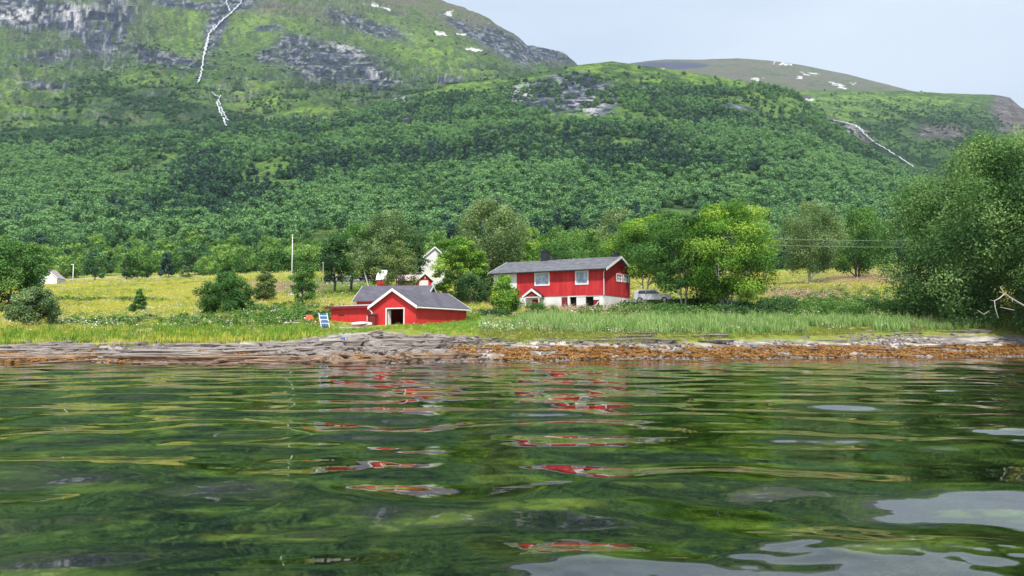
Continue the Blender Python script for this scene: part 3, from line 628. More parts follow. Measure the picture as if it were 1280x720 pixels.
# forest edge: individual trees sharing a few meshes ------------------------------
edge = []
for k, (shape, mt, H_, W_) in enumerate([('round', 'leaf_edge', 8, 7.5), ('round', 'leaf_edge', 7, 8), ('narrow', 'leaf_edge', 9, 6), ('round', 'leaf_forest', 8.5, 7), ('cone', 'leaf_spruce', 9, 4.6), ('dome', 'leaf_edge', 6, 8)]):
    me, cen, crd = crown_mesh('crown', H_, W_, H_ * .12, shape, 34, 3200, .24, 900 + k, .19, nz=.5)
    me.materials.append(M[mt]); tm = trunk_mb(H_, H_ * .2, .16, cen, 6, 900 + k).mesh('trunk'); tm.materials.append(M['bark']); edge.append((me, tm, H_, W_))
KN = ['round-topped birch', 'broad pale birch', 'tall slender birch', 'bluish green birch', 'pointed dark spruce', 'low wide birch']
KNM = ['birch_tree', 'birch_tree', 'birch_tree', 'birch_tree', 'spruce_tree', 'birch_tree']
zones = [(-150, 60, 'behind the small white house'), (60, 300, 'beyond the left field'), (300, 400, 'behind the tall flagpole'), (400, 600, 'behind the boathouse grove'), (600, 800, 'behind the main house'), (800, 980, 'behind the largest rowan clump'), (980, 1130, 'behind the two meadow birches'), (1130, 1420, 'behind the huge willow')]
rows = [(222, 1.0, 34), (236, 1.0, 30), (250, 1.08, 30), (268, 1.1, 30), (290, 1.1, 28), (315, 1.15, 28), (342, 1.15, 28), (372, 1.2, 28)]
ne = 0
for (Yr, sc_, npx) in rows:
    x_ = -140 + random.random() * 20
    while x_ < 1410 and ne < 262:
        y_ = Yr + random.uniform(-7, 7)
        if 985 < x_ < 1130 and Yr < 235: y_ -= 12
        a_, _ = ae(x_, 330)
        X_ = a_ * y_
        z_ = gz(X_, y_) if y_ < 260 else float(far_z(np.array([X_]), np.array([y_]))[0][0])
        k = random.choices(range(6), [5, 4, 3, 3, 1.3, 3])[0]
        me, tm, H_, W_ = edge[k]
        zn = next(z[2] for z in zones if z[0] <= x_ < z[1] or z is zones[-1])
        s = sc_ * random.uniform(.75, 1.2)
        o = thing(KNM[k], KN[k] + (' in the front tree row ' if Yr < 245 else ' in the second tree row ' if Yr < 300 else ' in the rearmost tree row ') + zn, 'tree', (X_, y_, z_ - .2), random.random() * 6.28, 'trees along the forest edge ' + zn)
        o.scale = (s * random.uniform(.9, 1.15), s * random.uniform(.9, 1.15), s)
        link('crown', me, None, o); link('trunk', tm, None, o); ne += 1
        x_ += npx * random.uniform(.95, 1.55) * 1.05

# ------------------------------------------------------------------ scatter (stuff) with geometry nodes
def scatter(name, pts, scl, rot, idx, protos, label, tone=None):
    coll = bpy.data.collections.new(name + '_forms')
    for k, pme in enumerate(protos):
        po = bpy.data.objects.new('%s_form_%02d' % (name, k), pme); coll.objects.link(po)
    me = bpy.data.meshes.new(name); me.vertices.add(len(pts)); me.vertices.foreach_set('co', np.ascontiguousarray(pts, dtype=np.float32).ravel())
    at_ = me.attributes.new('scl', 'FLOAT_VECTOR', 'POINT'); at_.data.foreach_set('vector', np.ascontiguousarray(scl, dtype=np.float32).ravel())
    at_ = me.attributes.new('rot', 'FLOAT_VECTOR', 'POINT'); at_.data.foreach_set('vector', np.ascontiguousarray(rot, dtype=np.float32).ravel())
    at_ = me.attributes.new('idx', 'INT', 'POINT'); at_.data.foreach_set('value', np.ascontiguousarray(idx, dtype=np.int32))
    add_f(me, 'tone', np.zeros(len(pts)) if tone is None else tone)
    me.update()
    o = bpy.data.objects.new(name, me); C.objects.link(o)
    ng = bpy.data.node_groups.new(name + '_scatter', 'GeometryNodeTree')
    ng.interface.new_socket('Geometry', in_out='INPUT', socket_type='NodeSocketGeometry'); ng.interface.new_socket('Geometry', in_out='OUTPUT', socket_type='NodeSocketGeometry')
    gi = ng.nodes.new('NodeGroupInput'); go = ng.nodes.new('NodeGroupOutput'); L = ng.links.new
    mp_ = ng.nodes.new('GeometryNodeMeshToPoints'); L(gi.outputs[0], mp_.inputs['Mesh'])
    ci = ng.nodes.new('GeometryNodeCollectionInfo'); ci.inputs['Collection'].default_value = coll; ci.inputs['Separate Children'].default_value = True; ci.inputs['Reset Children'].default_value = True
    ip = ng.nodes.new('GeometryNodeInstanceOnPoints'); L(mp_.outputs[0], ip.inputs['Points']); L(ci.outputs[0], ip.inputs['Instance']); ip.inputs['Pick Instance'].default_value = True
    for nm, ty, sk in (('idx', 'INT', 'Instance Index'), ('rot', 'FLOAT_VECTOR', None), ('scl', 'FLOAT_VECTOR', 'Scale')):
        na = ng.nodes.new('GeometryNodeInputNamedAttribute'); na.data_type = ty; na.inputs['Name'].default_value = nm
        if nm == 'rot':
            er = ng.nodes.new('FunctionNodeEulerToRotation'); L(na.outputs['Attribute'], er.inputs[0]); L(er.outputs[0], ip.inputs['Rotation'])
        else: L(na.outputs['Attribute'], ip.inputs[sk])
    L(ip.outputs[0], go.inputs[0])
    md = o.modifiers.new('scatter', 'NODES'); md.node_group = ng
    tag(o, label, kind='stuff')
    return o

def rot_z(n, tilt=.08): return np.stack([R.normal(size=n) * tilt, R.normal(size=n) * tilt, R.random(n) * 2 * PI], 1)

# forest prototypes
fp = []
for k, (shape, mt, H_, W_, nl) in enumerate([('round', 'leaf_forest', 7, 6.4, 420), ('round', 'leaf_forest', 8, 6, 420), ('narrow', 'leaf_forest', 8.5, 5, 380), ('dome', 'leaf_forest', 6, 6.5, 400), ('round', 'leaf_forest', 6.5, 5.5, 380),
        ('cone', 'leaf_spruce', 9, 4.6, 340), ('cone', 'leaf_spruce', 7.5, 4.2, 320), ('dome', 'leaf_scrub', 3.0, 4.6, 200), ('dome', 'leaf_scrub', 2.4, 4.0, 180)]):
    me, cen, _ = crown_mesh('tree_form', H_, W_, H_ * .08, shape, 15, nl * 2, .36 if k < 5 else (.32 if k < 7 else .30), 700 + k, .27, .35, nz=.40); me.materials.append(M[mt]); fp.append(me)
nf = 92000
a_ = R.uniform(-.86, .86, nf); y_ = np.sqrt(R.uniform(385 ** 2, 1500 ** 2, nf)); ns = 130000
a2 = R.uniform(-.86, .86, ns); y2 = np.sqrt(R.uniform(950 ** 2, 2300 ** 2, ns)); a_ = np.concatenate([a_, a2]); y_ = np.concatenate([y_, y2]); shr = np.arange(len(a_)) >= nf
z_ = far_z(a_ * y_, y_)[0]; Wh = sample(Wm, a_, y_); px, py = proj(a_ * y_, y_, z_)
emx = sample(np.vstack([Emax[:6].repeat(1, 0), Emax[:-6]]), a_, y_); vis = (z_ + 9 - HC) / y_ > emx - .003
rkk = sample(RKm, a_, y_); br = sample(BRm, a_, y_); sn_ = sample(SNm, a_, y_); bw = sample(BWm, a_, y_)
X_ = a_ * y_; nn = fbm(X_ / 110, y_ / 110, 4, 301); nb = fbm(X_ / 45, y_ / 45, 3, 311)
line = np.interp(px, [-200, 0, 120, 220, 300, 400, 500, 640, 700, 760, 820, 900, 960, 1000, 1280, 1500], [195, 190, 180, 178, 168, 150, 128, 112, 112, 112, 112, 108, 108, 118, 190, 200])
forest = sstep(-10, 14, py - line + 26 * (nb - .5)) * (1 - .85 * np.clip(rkk * 1.4, 0, 1)) * (1 - .75 * np.clip(br * sstep(.4, .6, nb), 0, 1)) * (1 - .9 * sstep(.60, .66, fbm(X_ / 60 + 40, y_ / 90, 3, 341)))
keepF = (~shr) & vis & (y_ < 1330) & (R.random(len(a_)) < forest * (.5 + .5 * sstep(.3, .5, nb)))
w_sc = np.maximum.reduce([E(px, py, 150, 132, 100, 32, -.05, 4), E(px, py, 280, 140, 100, 30, 0, 4) * .7, E(px, py, 60, 160, 90, 30) * .4, E(px, py, 400, 120, 100, 22, 0, 3) * .5, E(px, py, 180, 60, 40, 24) * .3, E(px, py, 250, 80, 300, 26, 0, 4) * .16, E(px, py, 200, 175, 260, 22, 0, 4) * .8, E(px, py, 1150, 185, 190, 50, .1, 4), E(px, py, 1150, 150, 120, 10) * .5, E(px, py, 700, 118, 200, 22, 0, 4) * .8, E(px, py, 340, 90, 300, 60) * .12])
keepS = vis & (~keepF) & (sn_ < .2) & (R.random(len(a_)) < w_sc * 1.2 * (1 - .75 * rkk) * (1 - .6 * br) * sstep(.36, .5, nb)) & (Wh != 2)
keep = keepF | keepS
kf = keepF[keep]; X_, y_, z_, nn, px, py = X_[keep], y_[keep], z_[keep], nn[keep], px[keep], py[keep]; n = len(X_)
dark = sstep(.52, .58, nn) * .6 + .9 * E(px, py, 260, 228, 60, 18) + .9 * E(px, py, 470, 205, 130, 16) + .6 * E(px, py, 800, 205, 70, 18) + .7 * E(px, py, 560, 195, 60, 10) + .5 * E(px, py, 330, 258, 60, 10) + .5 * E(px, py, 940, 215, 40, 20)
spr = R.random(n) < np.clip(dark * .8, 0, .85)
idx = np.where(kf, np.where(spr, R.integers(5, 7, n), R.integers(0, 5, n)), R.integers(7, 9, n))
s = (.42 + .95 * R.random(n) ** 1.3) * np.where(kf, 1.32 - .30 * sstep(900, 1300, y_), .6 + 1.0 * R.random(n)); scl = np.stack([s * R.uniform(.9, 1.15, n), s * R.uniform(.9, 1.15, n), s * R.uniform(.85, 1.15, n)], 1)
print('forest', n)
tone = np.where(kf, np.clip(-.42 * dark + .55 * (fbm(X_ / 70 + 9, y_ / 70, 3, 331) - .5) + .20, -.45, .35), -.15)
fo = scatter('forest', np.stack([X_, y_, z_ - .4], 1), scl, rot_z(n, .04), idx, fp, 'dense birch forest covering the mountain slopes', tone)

# grass prototypes
def tuft(nb_, h, spread, wd, seed, bend=.35, tip=None):
    rs = np.random.default_rng(seed); V = []; Q = []; lv = []
    for i in range(nb_):
        a = rs.random() * 6.28; r = spread * math.sqrt(rs.random()); x, y = r * math.cos(a), r * math.sin(a); hh = h * (.55 + .5 * rs.random()); b2 = rs.random() * 6.28; bd = bend * hh * rs.random(); f = rs.random() * 3.14
        wx_, wy_ = wd * math.cos(f), wd * math.sin(f); k = len(V)
        V += [(x - wx_, y - wy_, -.05), (x + wx_, y + wy_, -.05), (x + wx_ * .8 + bd * .35 * math.cos(b2), y + wy_ * .8 + bd * .35 * math.sin(b2), hh * .6), (x - wx_ * .8 + bd * .35 * math.cos(b2), y - wy_ * .8 + bd * .35 * math.sin(b2), hh * .6),
              (x + wx_ * .25 + bd * math.cos(b2), y + wy_ * .25 + bd * math.sin(b2), hh), (x - wx_ * .25 + bd * math.cos(b2), y - wy_ * .25 + bd * math.sin(b2), hh)]
        Q += [(k, k + 1, k + 2, k + 3), (k + 3, k + 2, k + 4, k + 5)]; q = rs.random(); lv += [max(0, q - .25)] * 2 + [q] * 2 + [min(1, q + .15)] * 2
    me = mesh_np('tuft_form', np.array(V), np.array(Q)); add_f(me, 'lv', lv); return me
def herb(nl, h, w, leaf, seed, mat):
    me, _, _ = crown_mesh('herb_form', h, w, 0, 'dome', 8, nl, leaf, seed, .25, 1.0, .5); me.materials.append(M[mat]); return me
def umbel(nh, h, spread, seed, mat, hs=.07):
    rs = np.random.default_rng(seed); P0 = np.stack([rs.normal(size=nh) * spread, rs.normal(size=nh) * spread, h * (.6 + .4 * rs.random(nh))], 1)
    Nn = np.tile([0, 0, 1.], (nh, 1)) + .5 * rs.normal(size=(nh, 3)); Nn /= np.linalg.norm(Nn, axis=1, keepdims=True)
    V, Q = leaf_quads(P0, Nn, hs * (.6 + .8 * rs.random(nh)), 1.0); me = mesh_np('flower_form', V, Q); add_f(me, 'lv', np.repeat(rs.random(nh), 4)); me.materials.append(M[mat]); return me
def T(mt, *a, **k): me = tuft(*a, **k); me.materials.append(M[mt]); return me

def field_pts(n, y0, y1, lim=.80, p=2.0):
    a_ = R.uniform(-lim, lim, n); u = R.random(n); y_ = (y0 ** p + u * (y1 ** p - y0 ** p)) ** (1 / p)
    X_ = a_ * y_; z_ = near_z(X_, y_); px, py = proj(X_, y_, z_); return X_, y_, z_, px, py

BUILD_RECTS = []   # (ox, oy, rz, x0, x1, y0, y1) footprints kept free of grass
def clear(X_, y_):
    ok = np.ones(len(X_), bool)
    for (ox, oy, rz, x0, x1, y0, y1) in BUILD_RECTS:
        c_, s_ = math.cos(rz), math.sin(rz); dx, dy = X_ - ox, y_ - oy; u = dx * c_ + dy * s_; v = -dx * s_ + dy * c_
        ok &= ~((u > x0) & (u < x1) & (v > y0) & (v < y1))
    return ok

# ------------------------------------------------------------------ buildings
def frame_of(px_, py_, Yd, rzdeg):
    p = at(px_, py_, Yd); rz = math.radians(rzdeg); return p, rz
def front_pt(p, rz, px_, py_):       # local x and z on the front plane (y=0) seen at a pixel
    a, e = ae(px_, py_); ux, uy = math.cos(rz), math.sin(rz); s = (a * p.y - p.x) / (ux - a * uy); return s, HC + e * (p.y + s * uy) - p.z
def side_pt(p, rz, px_, py_):        # local y and z on the right hand side plane (x=0)
    a, e = ae(px_, py_); ux, uy = -math.sin(rz), math.cos(rz); s = (a * p.y - p.x) / (ux - a * uy); return s, HC + e * (p.y + s * uy) - p.z

def gable_roof(o, x0, x1, y0, y1, ze, zr, ov, gov, mat, th=.12, axis='x', name='roof', facia=True, fw=.16):
    """ridge along axis; ze height at the wall line, zr ridge height"""
    if axis == 'x': a0, a1, b0, b1 = x0 - gov, x1 + gov, y0, y1
    else: a0, a1, b0, b1 = y0 - gov, y1 + gov, x0, x1
    m = (b0 + b1) / 2; k = (zr - ze) / (m - b0); lo = ze - k * ov
    prof = [(b0 - ov, lo), (m, zr), (b1 + ov, lo), (b1 + ov, lo + th), (m, zr + th), (b0 - ov, lo + th)]
    r = MB().prism(prof, axis, a0, a1).build(name, mat, o)
    if facia:
        for d0, d1 in ((a0 - .03, a0), (a1, a1 + .03)):
            MB().prism([(b0 - ov - .02, lo - fw), (m, zr - fw), (b1 + ov + .02, lo - fw), (b1 + ov + .02, lo + th + .02), (m, zr + th + .02), (b0 - ov - .02, lo + th + .02)], axis, d0, d1).build('bargeboard', M['white'], r)
    return r

def window(o, x0, x1, z0, z1, plane, d, muntin=(0, 0), fw=.11, pane='pane', name='window'):
    """plane 'y': in wall y=d facing -y ; 'x': in wall x=d facing +x"""
    def bx(b, u0, u1, v0, v1, o0, o1):
        if plane == 'y': b.box(u0, u1, d - o1, d - o0, v0, v1)
        else: b.box(d + o0, d + o1, u0, u1, v0, v1)
    f = MB(); bx(f, x0, x0 + fw, z0, z1, -.1, .05); bx(f, x1 - fw, x1, z0, z1, -.1, .05); bx(f, x0 + fw, x1 - fw, z0, z0 + fw, -.1, .05); bx(f, x0 + fw, x1 - fw, z1 - fw, z1, -.1, .05)
    for i in range(muntin[0]): u = x0 + (x1 - x0) * (i + 1) / (muntin[0] + 1); bx(f, u - .03, u + .03, z0 + fw, z1 - fw, -.06, .01)
    for i in range(muntin[1]):
        v = z0 + (z1 - z0) * (i + 1) / (muntin[1] + 1)
        us = [x0 + fw] + [x0 + (x1 - x0) * (j + 1) / (muntin[0] + 1) for j in range(muntin[0])] + [x1 - fw]
        for j, (u0, u1) in enumerate(zip(us[:-1], us[1:])): bx(f, u0 + (.03 if j else 0), u1 - (.03 if j < len(us) - 2 else 0), v - .03, v + .03, -.06, .01)
    w_ = f.build(name, M['white'], o)
    b = MB(); bx(b, x0 + fw, x1 - fw, z0 + fw, z1 - fw, -.09, -.07); b.build('pane', M[pane], w_)
    return w_

# main house ---------------------------------------------------------------------
p, rz = frame_of(755, 389.5, 87, -30)
o = thing('red_house', 'long two-storey red house on a white foundation, with grey slate roof', 'house', p, rz)
BUILD_RECTS.append((p.x, p.y, rz, -14.1, .2, -.2, 7.8))
L_, W_ = 13.9, 7.6
_, zb = front_pt(p, rz, 755, 368.6); _, ze = front_pt(p, rz, 755, 335); zr = ze + 1.45
def fr(x0, x1, y0, y1):
    a, zt = front_pt(p, rz, x0, y0); b, _ = front_pt(p, rz, x1, y0); _, zl = front_pt(p, rz, x0, y1); return (a, b, zl, zt)
def sr(x0, x1, y0, y1):
    a, zt = side_pt(p, rz, x0, y0); b, _ = side_pt(p, rz, x1, y0); _, zl = side_pt(p, rz, x0, y1); return (a, b, zl, zt)
w1, w2 = fr(668.2, 687, 341, 357.6), fr(719, 735.6, 338.6, 356.2)
s1, s2 = sr(770.5, 777.5, 341.5, 351.8), sr(779.2, 785.8, 342.2, 352.6)
u = MB(); u.walls(-L_, 0, zb, ze, [w1, w2], 'y', 0, .18)
u.walls(.18, W_ - .18, zb, ze, [s1, s2], 'x', -.18, 0); u.box(-L_, 0, W_ - .18, W_, zb, ze); u.box(-L_, -L_ + .18, .18, W_ - .18, zb, ze)
m_ = W_ / 2
for x0 in (-L_, -.18): u.prism([(0, ze), (W_, ze), (m_, zr)], 'x', x0, x0 + .18)
u.build('upper_wall', M['red'], o)
xl, _ = front_pt(p, rz, 646, 350)
MB().box(-L_ - .02, xl, -.04, -.003, zb + 1.0, ze - .02).build('wall_panel', M['white_wall'], o)
d1 = fr(701.5, 709.5, 371, 390); op1 = fr(712, 720.3, 370.2, 390); op2 = fr(731.5, 741, 370.2, 390); d3 = fr(741.5, 748.8, 371, 390); pd = fr(664.6, 675, 371.5, 388)
hb = -1.4
def H4_(h): return (h[0], h[1], hb, h[3])
fnd = MB(); holes = [(op1[0], op1[1], hb, zb - .12), (op2[0], d3[1], hb, zb - .12), (d1[0], d1[1], hb, zb - .12), (pd[0], pd[1], hb, zb - .3)]
fnd.walls(-L_ + .03, -.03, hb, zb, holes, 'y', .05, .25); sw = sr(779, 783.5, 374, 379.5)
fnd.walls(.25, W_ - .05, hb, zb, [sw], 'x', -.25, -.04); fnd.box(-L_ + .05, -.25, W_ - .25, W_ - .05, hb, zb); fnd.box(-L_ + .03, -L_ + .25, .25, W_ - .25, hb, zb)
fnd.build('foundation', M['white_wall'], o)
MB().box(-L_ + .25, -.25, .25, W_ - .25, zb - .12, zb - .02).build('floor_deck', M['wood'], o)
dr = MB().box(d1[0] + .02, d1[1] - .02, .08, .14, hb, zb - .13).build('door', M['red_dark'], o); MB().box(d1[1] - .14, d1[1] - .1, .03, .08, .9, 1.0).build('handle', M['dark'], dr)
MB().box(d1[1], op1[0], .0, .05, hb, zb - .02).build('door_post', M['white'], o)
MB().box(op1[0] - .02, op2[0] + .0, .0, .048, zb - .12, zb - .02).build('lintel', M['white'], o)
dr = MB().box(d3[0], d3[1], .10, .16, hb, zb - .5).build('door', M['red_dark'], o)
MB().beam((d3[0] + .05, .085, .5), (d3[1] - .05, .085, zb - .65), .02, .09).build('brace', M['white'], dr); MB().box(d3[0], d3[1], .08, .15, zb - .5, zb - .13).build('transom', M['white'], o)
dr = MB().box(pd[0] + .08, pd[1] - .08, .08, .13, hb, zb - .4).build('porch_door', M['red_smooth'], o)
window(o, *w1, 'y', 0, (0, 0), .14); window(o, *w2, 'y', 0, (0, 0), .14)
for w_ in (w1, w2):
    MB().box(w_[0] + .2, w_[0] + .62, .13, .16, w_[2] + .15, w_[3] - .15).build('curtain', M['white'], o); MB().box(w_[1] - .5, w_[1] - .2, .13, .16, w_[2] + .15, w_[3] - .15).build('curtain', M['white'], o)
window(o, *s1, 'x', 0, (1, 1), .09); window(o, *s2, 'x', 0, (1, 1), .09); window(o, *sw, 'x', -.04, (1, 0), .06, 'pane_dark')
# porch
xa, za = front_pt(p, rz, 669.5, 362.5); x0_, z0_ = front_pt(p, rz, 659.5, 371); x1_ = 2 * xa - x0_
pr = MB().prism([(x0_ - .15, z0_ - .1), (xa, za), (x1_ + .15, z0_ - .1), (x1_ + .15, z0_ + .02), (xa, za + .12), (x0_ - .15, z0_ + .02)], 'y', -.95, -.05).build('porch_roof', M['black'], o)
MB().prism([(x0_ - .2, z0_ - .22), (xa, za - .16), (x1_ + .2, z0_ - .22), (x1_ + .2, z0_ + .02), (xa, za + .13), (x0_ - .2, z0_ + .02)], 'y', -.99, -.95).build('bargeboard', M['white'], pr)
MB().prism([(x0_ + .15, z0_ - .05), (x1_ - .15, z0_ - .05), (xa, za - .18)], 'y', -.86, -.8).build('porch_gable', M['red_dark'], o)
for xx in (x0_ + .12, x1_ - .2): MB().box(xx, xx + .09, -.9, -.81, hb, z0_ - .12).build('porch_post', M['white'], o)
MB().box(x0_ + .1, x1_ - .1, -.9, -.8, z0_ - .16, z0_ - .06).build('porch_beam', M['white'], o)
rf = gable_roof(o, -L_, 0, 0, W_, ze, zr, .55, .55, M['slate'], .14, 'x', facia=True, fw=.1)
for px_, hh, ww in ((666, 1.0, .85), (677.8, .5, .35), (757, .35, .5)):
    xx, _ = front_pt(p, rz, px_ - 4, 335)
    c_ = MB().box(xx - ww / 2, xx + ww / 2, m_ - ww / 2 + .1, m_ + ww / 2 + .1, zr - .4, zr + .15 + hh).build('chimney', M['dark'], rf)
    MB().box(xx - ww / 2 - .06, xx + ww / 2 + .06, m_ - ww / 2 + .04, m_ + ww / 2 + .16, zr + .15 + hh, zr + .23 + hh).build('chimney_cap', M['dark'], c_)
MB().tube([(-L_ - .5, -.62, ze - .16), (.5, -.62, ze - .16)], .07, 6).build('gutter', M['black'], o)
MB().tube([(.35, -.55, ze - .2), (.04, -.08, ze - .5), (.04, -.08, zb)], .045, 6).build('downpipe', M['white'], o)
MB().box(-.0, .04, W_ - .1, W_, zb, ze).build('corner_board', M['white'], o); MB().box(-.1, .04, -.04, .0, zb, ze).build('corner_board', M['red'], o)

# boathouse ----------------------------------------------------------------------
p, rz = frame_of(519.7, 407.6, 68, -28.2)
o = thing('boathouse', 'red boathouse with white-edged front gable and open dark doorway', 'boathouse', p, rz)
BUILD_RECTS.append((p.x, p.y, rz, -9.5, .15, -.15, 8.4)); BUILD_RECTS.append((p.x, p.y, rz, -4.2, -.6, -4, .2))
Wb, Lb = 4.55, 8.2; _, ze = front_pt(p, rz, 519.7, 381.2); zr = ze + 1.36
dh = (front_pt(p, rz, 483.5, 400)[0], front_pt(p, rz, 504.5, 400)[0]); _, zd = front_pt(p, rz, 500, 386)
b = MB(); b.walls(-Wb, 0, -.0, ze, [(dh[0], dh[1], -.0, zd)], 'y', 0, .12)
xm = -Wb / 2
for y0 in (0, Lb - .12): b.prism([(-Wb, ze), (0, ze), (xm, zr)], 'y', y0, y0 + .12)
b.box(-.12, 0, .12, Lb, -.0, ze); b.box(-Wb, -Wb + .12, .12, Lb, -.0, ze); b.box(-Wb + .12, -.12, Lb - .12, Lb, -.0, ze)
b.build('wall', M['red_smooth'], o)
MB().box(-Wb + .02, dh[0], .02, .3, -1.6, .0 - .002).box(dh[1], -.02, .02, .3, -1.6, -.002).box(-.3, -.02, .3, Lb, -1.6, -.002).box(-Wb + .02, -Wb + .3, .3, Lb, -1.6, -.002).box(dh[0], dh[1], .02, .3, -1.6, -.1).build('foundation', M['concrete'], o)
MB().box(-Wb + .3, -.3, .3, Lb - .12, -.3, -.05).build('floor', M['wood'], o)
f = MB().box(dh[0] - .12, dh[0], -.04, .0, -.0, zd + .1).box(dh[1], dh[1] + .1, -.04, .0, 0, zd + .1).box(dh[0], dh[1], -.04, .0, zd, zd + .1).build('door_frame', M['white'], o)
MB().hexa([(dh[0] + .02, .12, 0), (dh[0] + .06, .12, 0), (dh[0] + .07, .5, 0), (dh[0] + .03, .5, 0), (dh[0] + .02, .12, zd - .1), (dh[0] + .06, .12, zd - .1), (dh[0] + .07, .5, zd - .1), (dh[0] + .03, .5, zd - .1)]).build('open_door', M['white'], o)
gable_roof(o, -Wb, 0, 0, Lb, ze, zr, .32, .3, M['felt'], .1, 'y', fw=.14)
MB().tube([(-Wb - .36, -.25, ze - .18), (-Wb - .05, -.07, ze - .55), (-Wb - .05, -.07, -.2)], .055, 6).build('downpipe', M['white'], o)
MB().tube([(.34, -.2, ze - .22), (.34, Lb + .2, ze - .22)], .06, 6).build('gutter', M['white'], o)

# low shed attached on the left
xs = -Wb; x0s = front_pt(p, rz, 410, 385)[0] - .42
o2 = thing('lean_to_shed', 'low red shed with flat pale roof, left of the boathouse', 'shed', p, rz)
zsh = 1.72; b = MB(); b.box(x0s, xs - .03, .9, 1.02, -.3, zsh); b.box(x0s, x0s + .12, 1.02, 5, -.3, zsh + .1); b.box(x0s + .12, xs - .03, 4.9, 5, -.3, zsh + .3); b.build('wall', M['red_smooth'], o2)
MB().box(x0s + .02, xs - .05, .93, 1.15, -1.4, -.302).build('foundation', M['concrete'], o2)
MB().prism([(.6, zsh), (5.4, zsh + .42), (5.4, zsh + .54), (.6, zsh + .12)], 'x', x0s - .45, xs - .04).build('roof', M['felt_light'], o2)
MB().box(x0s - .47, xs - .04, .56, .598, zsh - .08, zsh + .14).build('fascia', M['red_dark'], o2)
MB().box(x0s + .9, x0s + 1.5, .86, .898, 1.02, 1.12).build('name_plate', M['black'], o2)
# taller shed behind
p3 = at(453, 395, 76.5); o3 = thing('old_shed', 'red shed with grey felt roof behind the boathouse', 'shed', (p3.x, p3.y, gz(p3.x, p3.y)), math.radians(-10))
zg = gz(p3.x, p3.y); ze3 = at(450, 374.5, 76)[2] - zg; zr3 = at(490, 358.5, 78.5)[2] - zg
b = MB(); b.box(-.6, 6.0, 0, .12, -.6, ze3); b.box(-.6, 6.0, 4.6, 4.72, -.6, ze3); b.box(-.6, -.48, .12, 4.6, -.6, ze3); b.box(5.88, 6.0, .12, 4.6, -.6, ze3)
for x0 in (-.6, 5.88): b.prism([(0, ze3), (4.72, ze3), (2.36, zr3)], 'x', x0, x0 + .12)
b.build('wall', M['red_smooth'], o3); gable_roof(o3, -.6, 6, 0, 4.72, ze3, zr3, .3, .3, M['felt'], .1, 'x', fw=.1)
p4 = at(533, 375, 79); z4 = gz(p4.x, p4.y); zt = at(534, 358, 79)[2] - z4
o4 = thing('shed_dormer', 'small white-edged gabled hut peeking over the boathouse roof', 'hut', (p4.x, p4.y, z4), math.radians(-6))
b = MB(); b.box(-.55, .55, 0, 2, -.3, zt - .55); b.prism([(-.55, zt - .55), (.55, zt - .55), (0, zt - .08)], 'y', 0, 2); b.build('wall', M['black'], o4)
gable_roof(o4, -.55, .55, 0, 2, zt - .55, zt - .05, .2, .15, M['felt'], .07, 'y', fw=.14)
BUILD_RECTS.append((p3.x, p3.y, math.radians(-10), -1, 6.4, -.4, 5))

def hut(name, label, cat, cx, by, Yd, wpx, eave_py, apex_py, depth, rzd, wall, roof, axis='y', ov=.3, bottom=None):
    p = at(cx, by, Yd); z = gz(p.x, p.y) if Yd < 258 else p.z
    o = thing(name, label, cat, (p.x, p.y, z), math.radians(rzd)); hw = wpx / F * Yd / 2; ze = at(cx, eave_py, Yd)[2] - z; zr = at(cx, apex_py, Yd)[2] - z
    b = MB(); b.box(-hw, hw, 0, depth, -1, ze)
    if axis == 'y': b.prism([(-hw, ze), (hw, ze), (0, zr)], 'y', 0, depth)
    else: b.prism([(0, ze), (depth, ze), (depth / 2, zr)], 'x', -hw, hw)
    b.build('wall', M[wall], o); gable_roof(o, -hw, hw, 0, depth, ze + .01, zr + .01, ov, ov, M[roof], .1, axis, fw=.14)
    return o, hw, ze, zr
o, hw, ze, zr = hut('red_cottage', 'small red house with pale pink roof and white double door behind the boathouse', 'house', 531, 362, 104, 17, 349, 341.5, 6, 12, 'red_smooth', 'pinkroof')
dr = MB().box(-hw + .15, hw - .45, -.05, -.005, 0, ze - .15).build('door', M['white'], o); MB().box(-.06, -.02, -.07, -.05, .4, .7).build('handle', M['dark'], dr); MB().box(-.12, .12, -.03, -.004, ze + .12, ze + .4).build('vent', M['white'], o)
o, hw, ze, zr = hut('cottage_wing', 'low wing with pale pink roof showing through the olive tree left of the red cottage', 'outbuilding', 510, 362, 108, 26, 350, 343, 4, 4, 'red_dark', 'pinkroof', 'x')
o, hw, ze, zr = hut('red_outhouse', 'narrow red outhouse with steep white roof above the grey shed roof', 'outhouse', 476, 368, 100, 10, 349.5, 337, 4.0, 3, 'red_smooth', 'white', 'x', .1)
o, hw, ze, zr = hut('white_farmhouse', 'tall white farmhouse gable glimpsed left of the bright green maple', 'house', 543, 366, 132, 34, 324, 309, 9, 14, 'white_wall', 'felt')
for xx, zz in ((-.9, 1.2), (.5, 1.2), (-.9, 3.9), (.5, 3.9)): window(o, xx, xx + .8, zz, zz + 1.1, 'y', -.02, (1, 0), .08, 'pane_dark')
o, hw, ze, zr = hut('white_house', 'small white gabled house beside the dark willow at far left', 'house', 57, 357, 190, 25, 347, 335.5, 7, 14, 'white_wall', 'felt_light', 'y', .12)
for xx, zz in ((-.9, 1.0), (-.5, 2.8)): window(o, xx, xx + .8, zz, zz + .8, 'y', -.02, (0, 0), .08, 'pane_dark')
o, hw, ze, zr = hut('white_outbuilding', 'low white building half hidden behind the dark grove trunks', 'outbuilding', 436, 361, 150, 58, 350, 343, 5, 0, 'white_wall', 'felt_light', 'x')
pc = hit(427.5, 301); o = thing('hillside_cabin', 'tiny red cabin with white gable trim peeking over the treetops on the wooded slope', 'cabin', (pc.x, pc.y, pc.z), math.radians(-8))
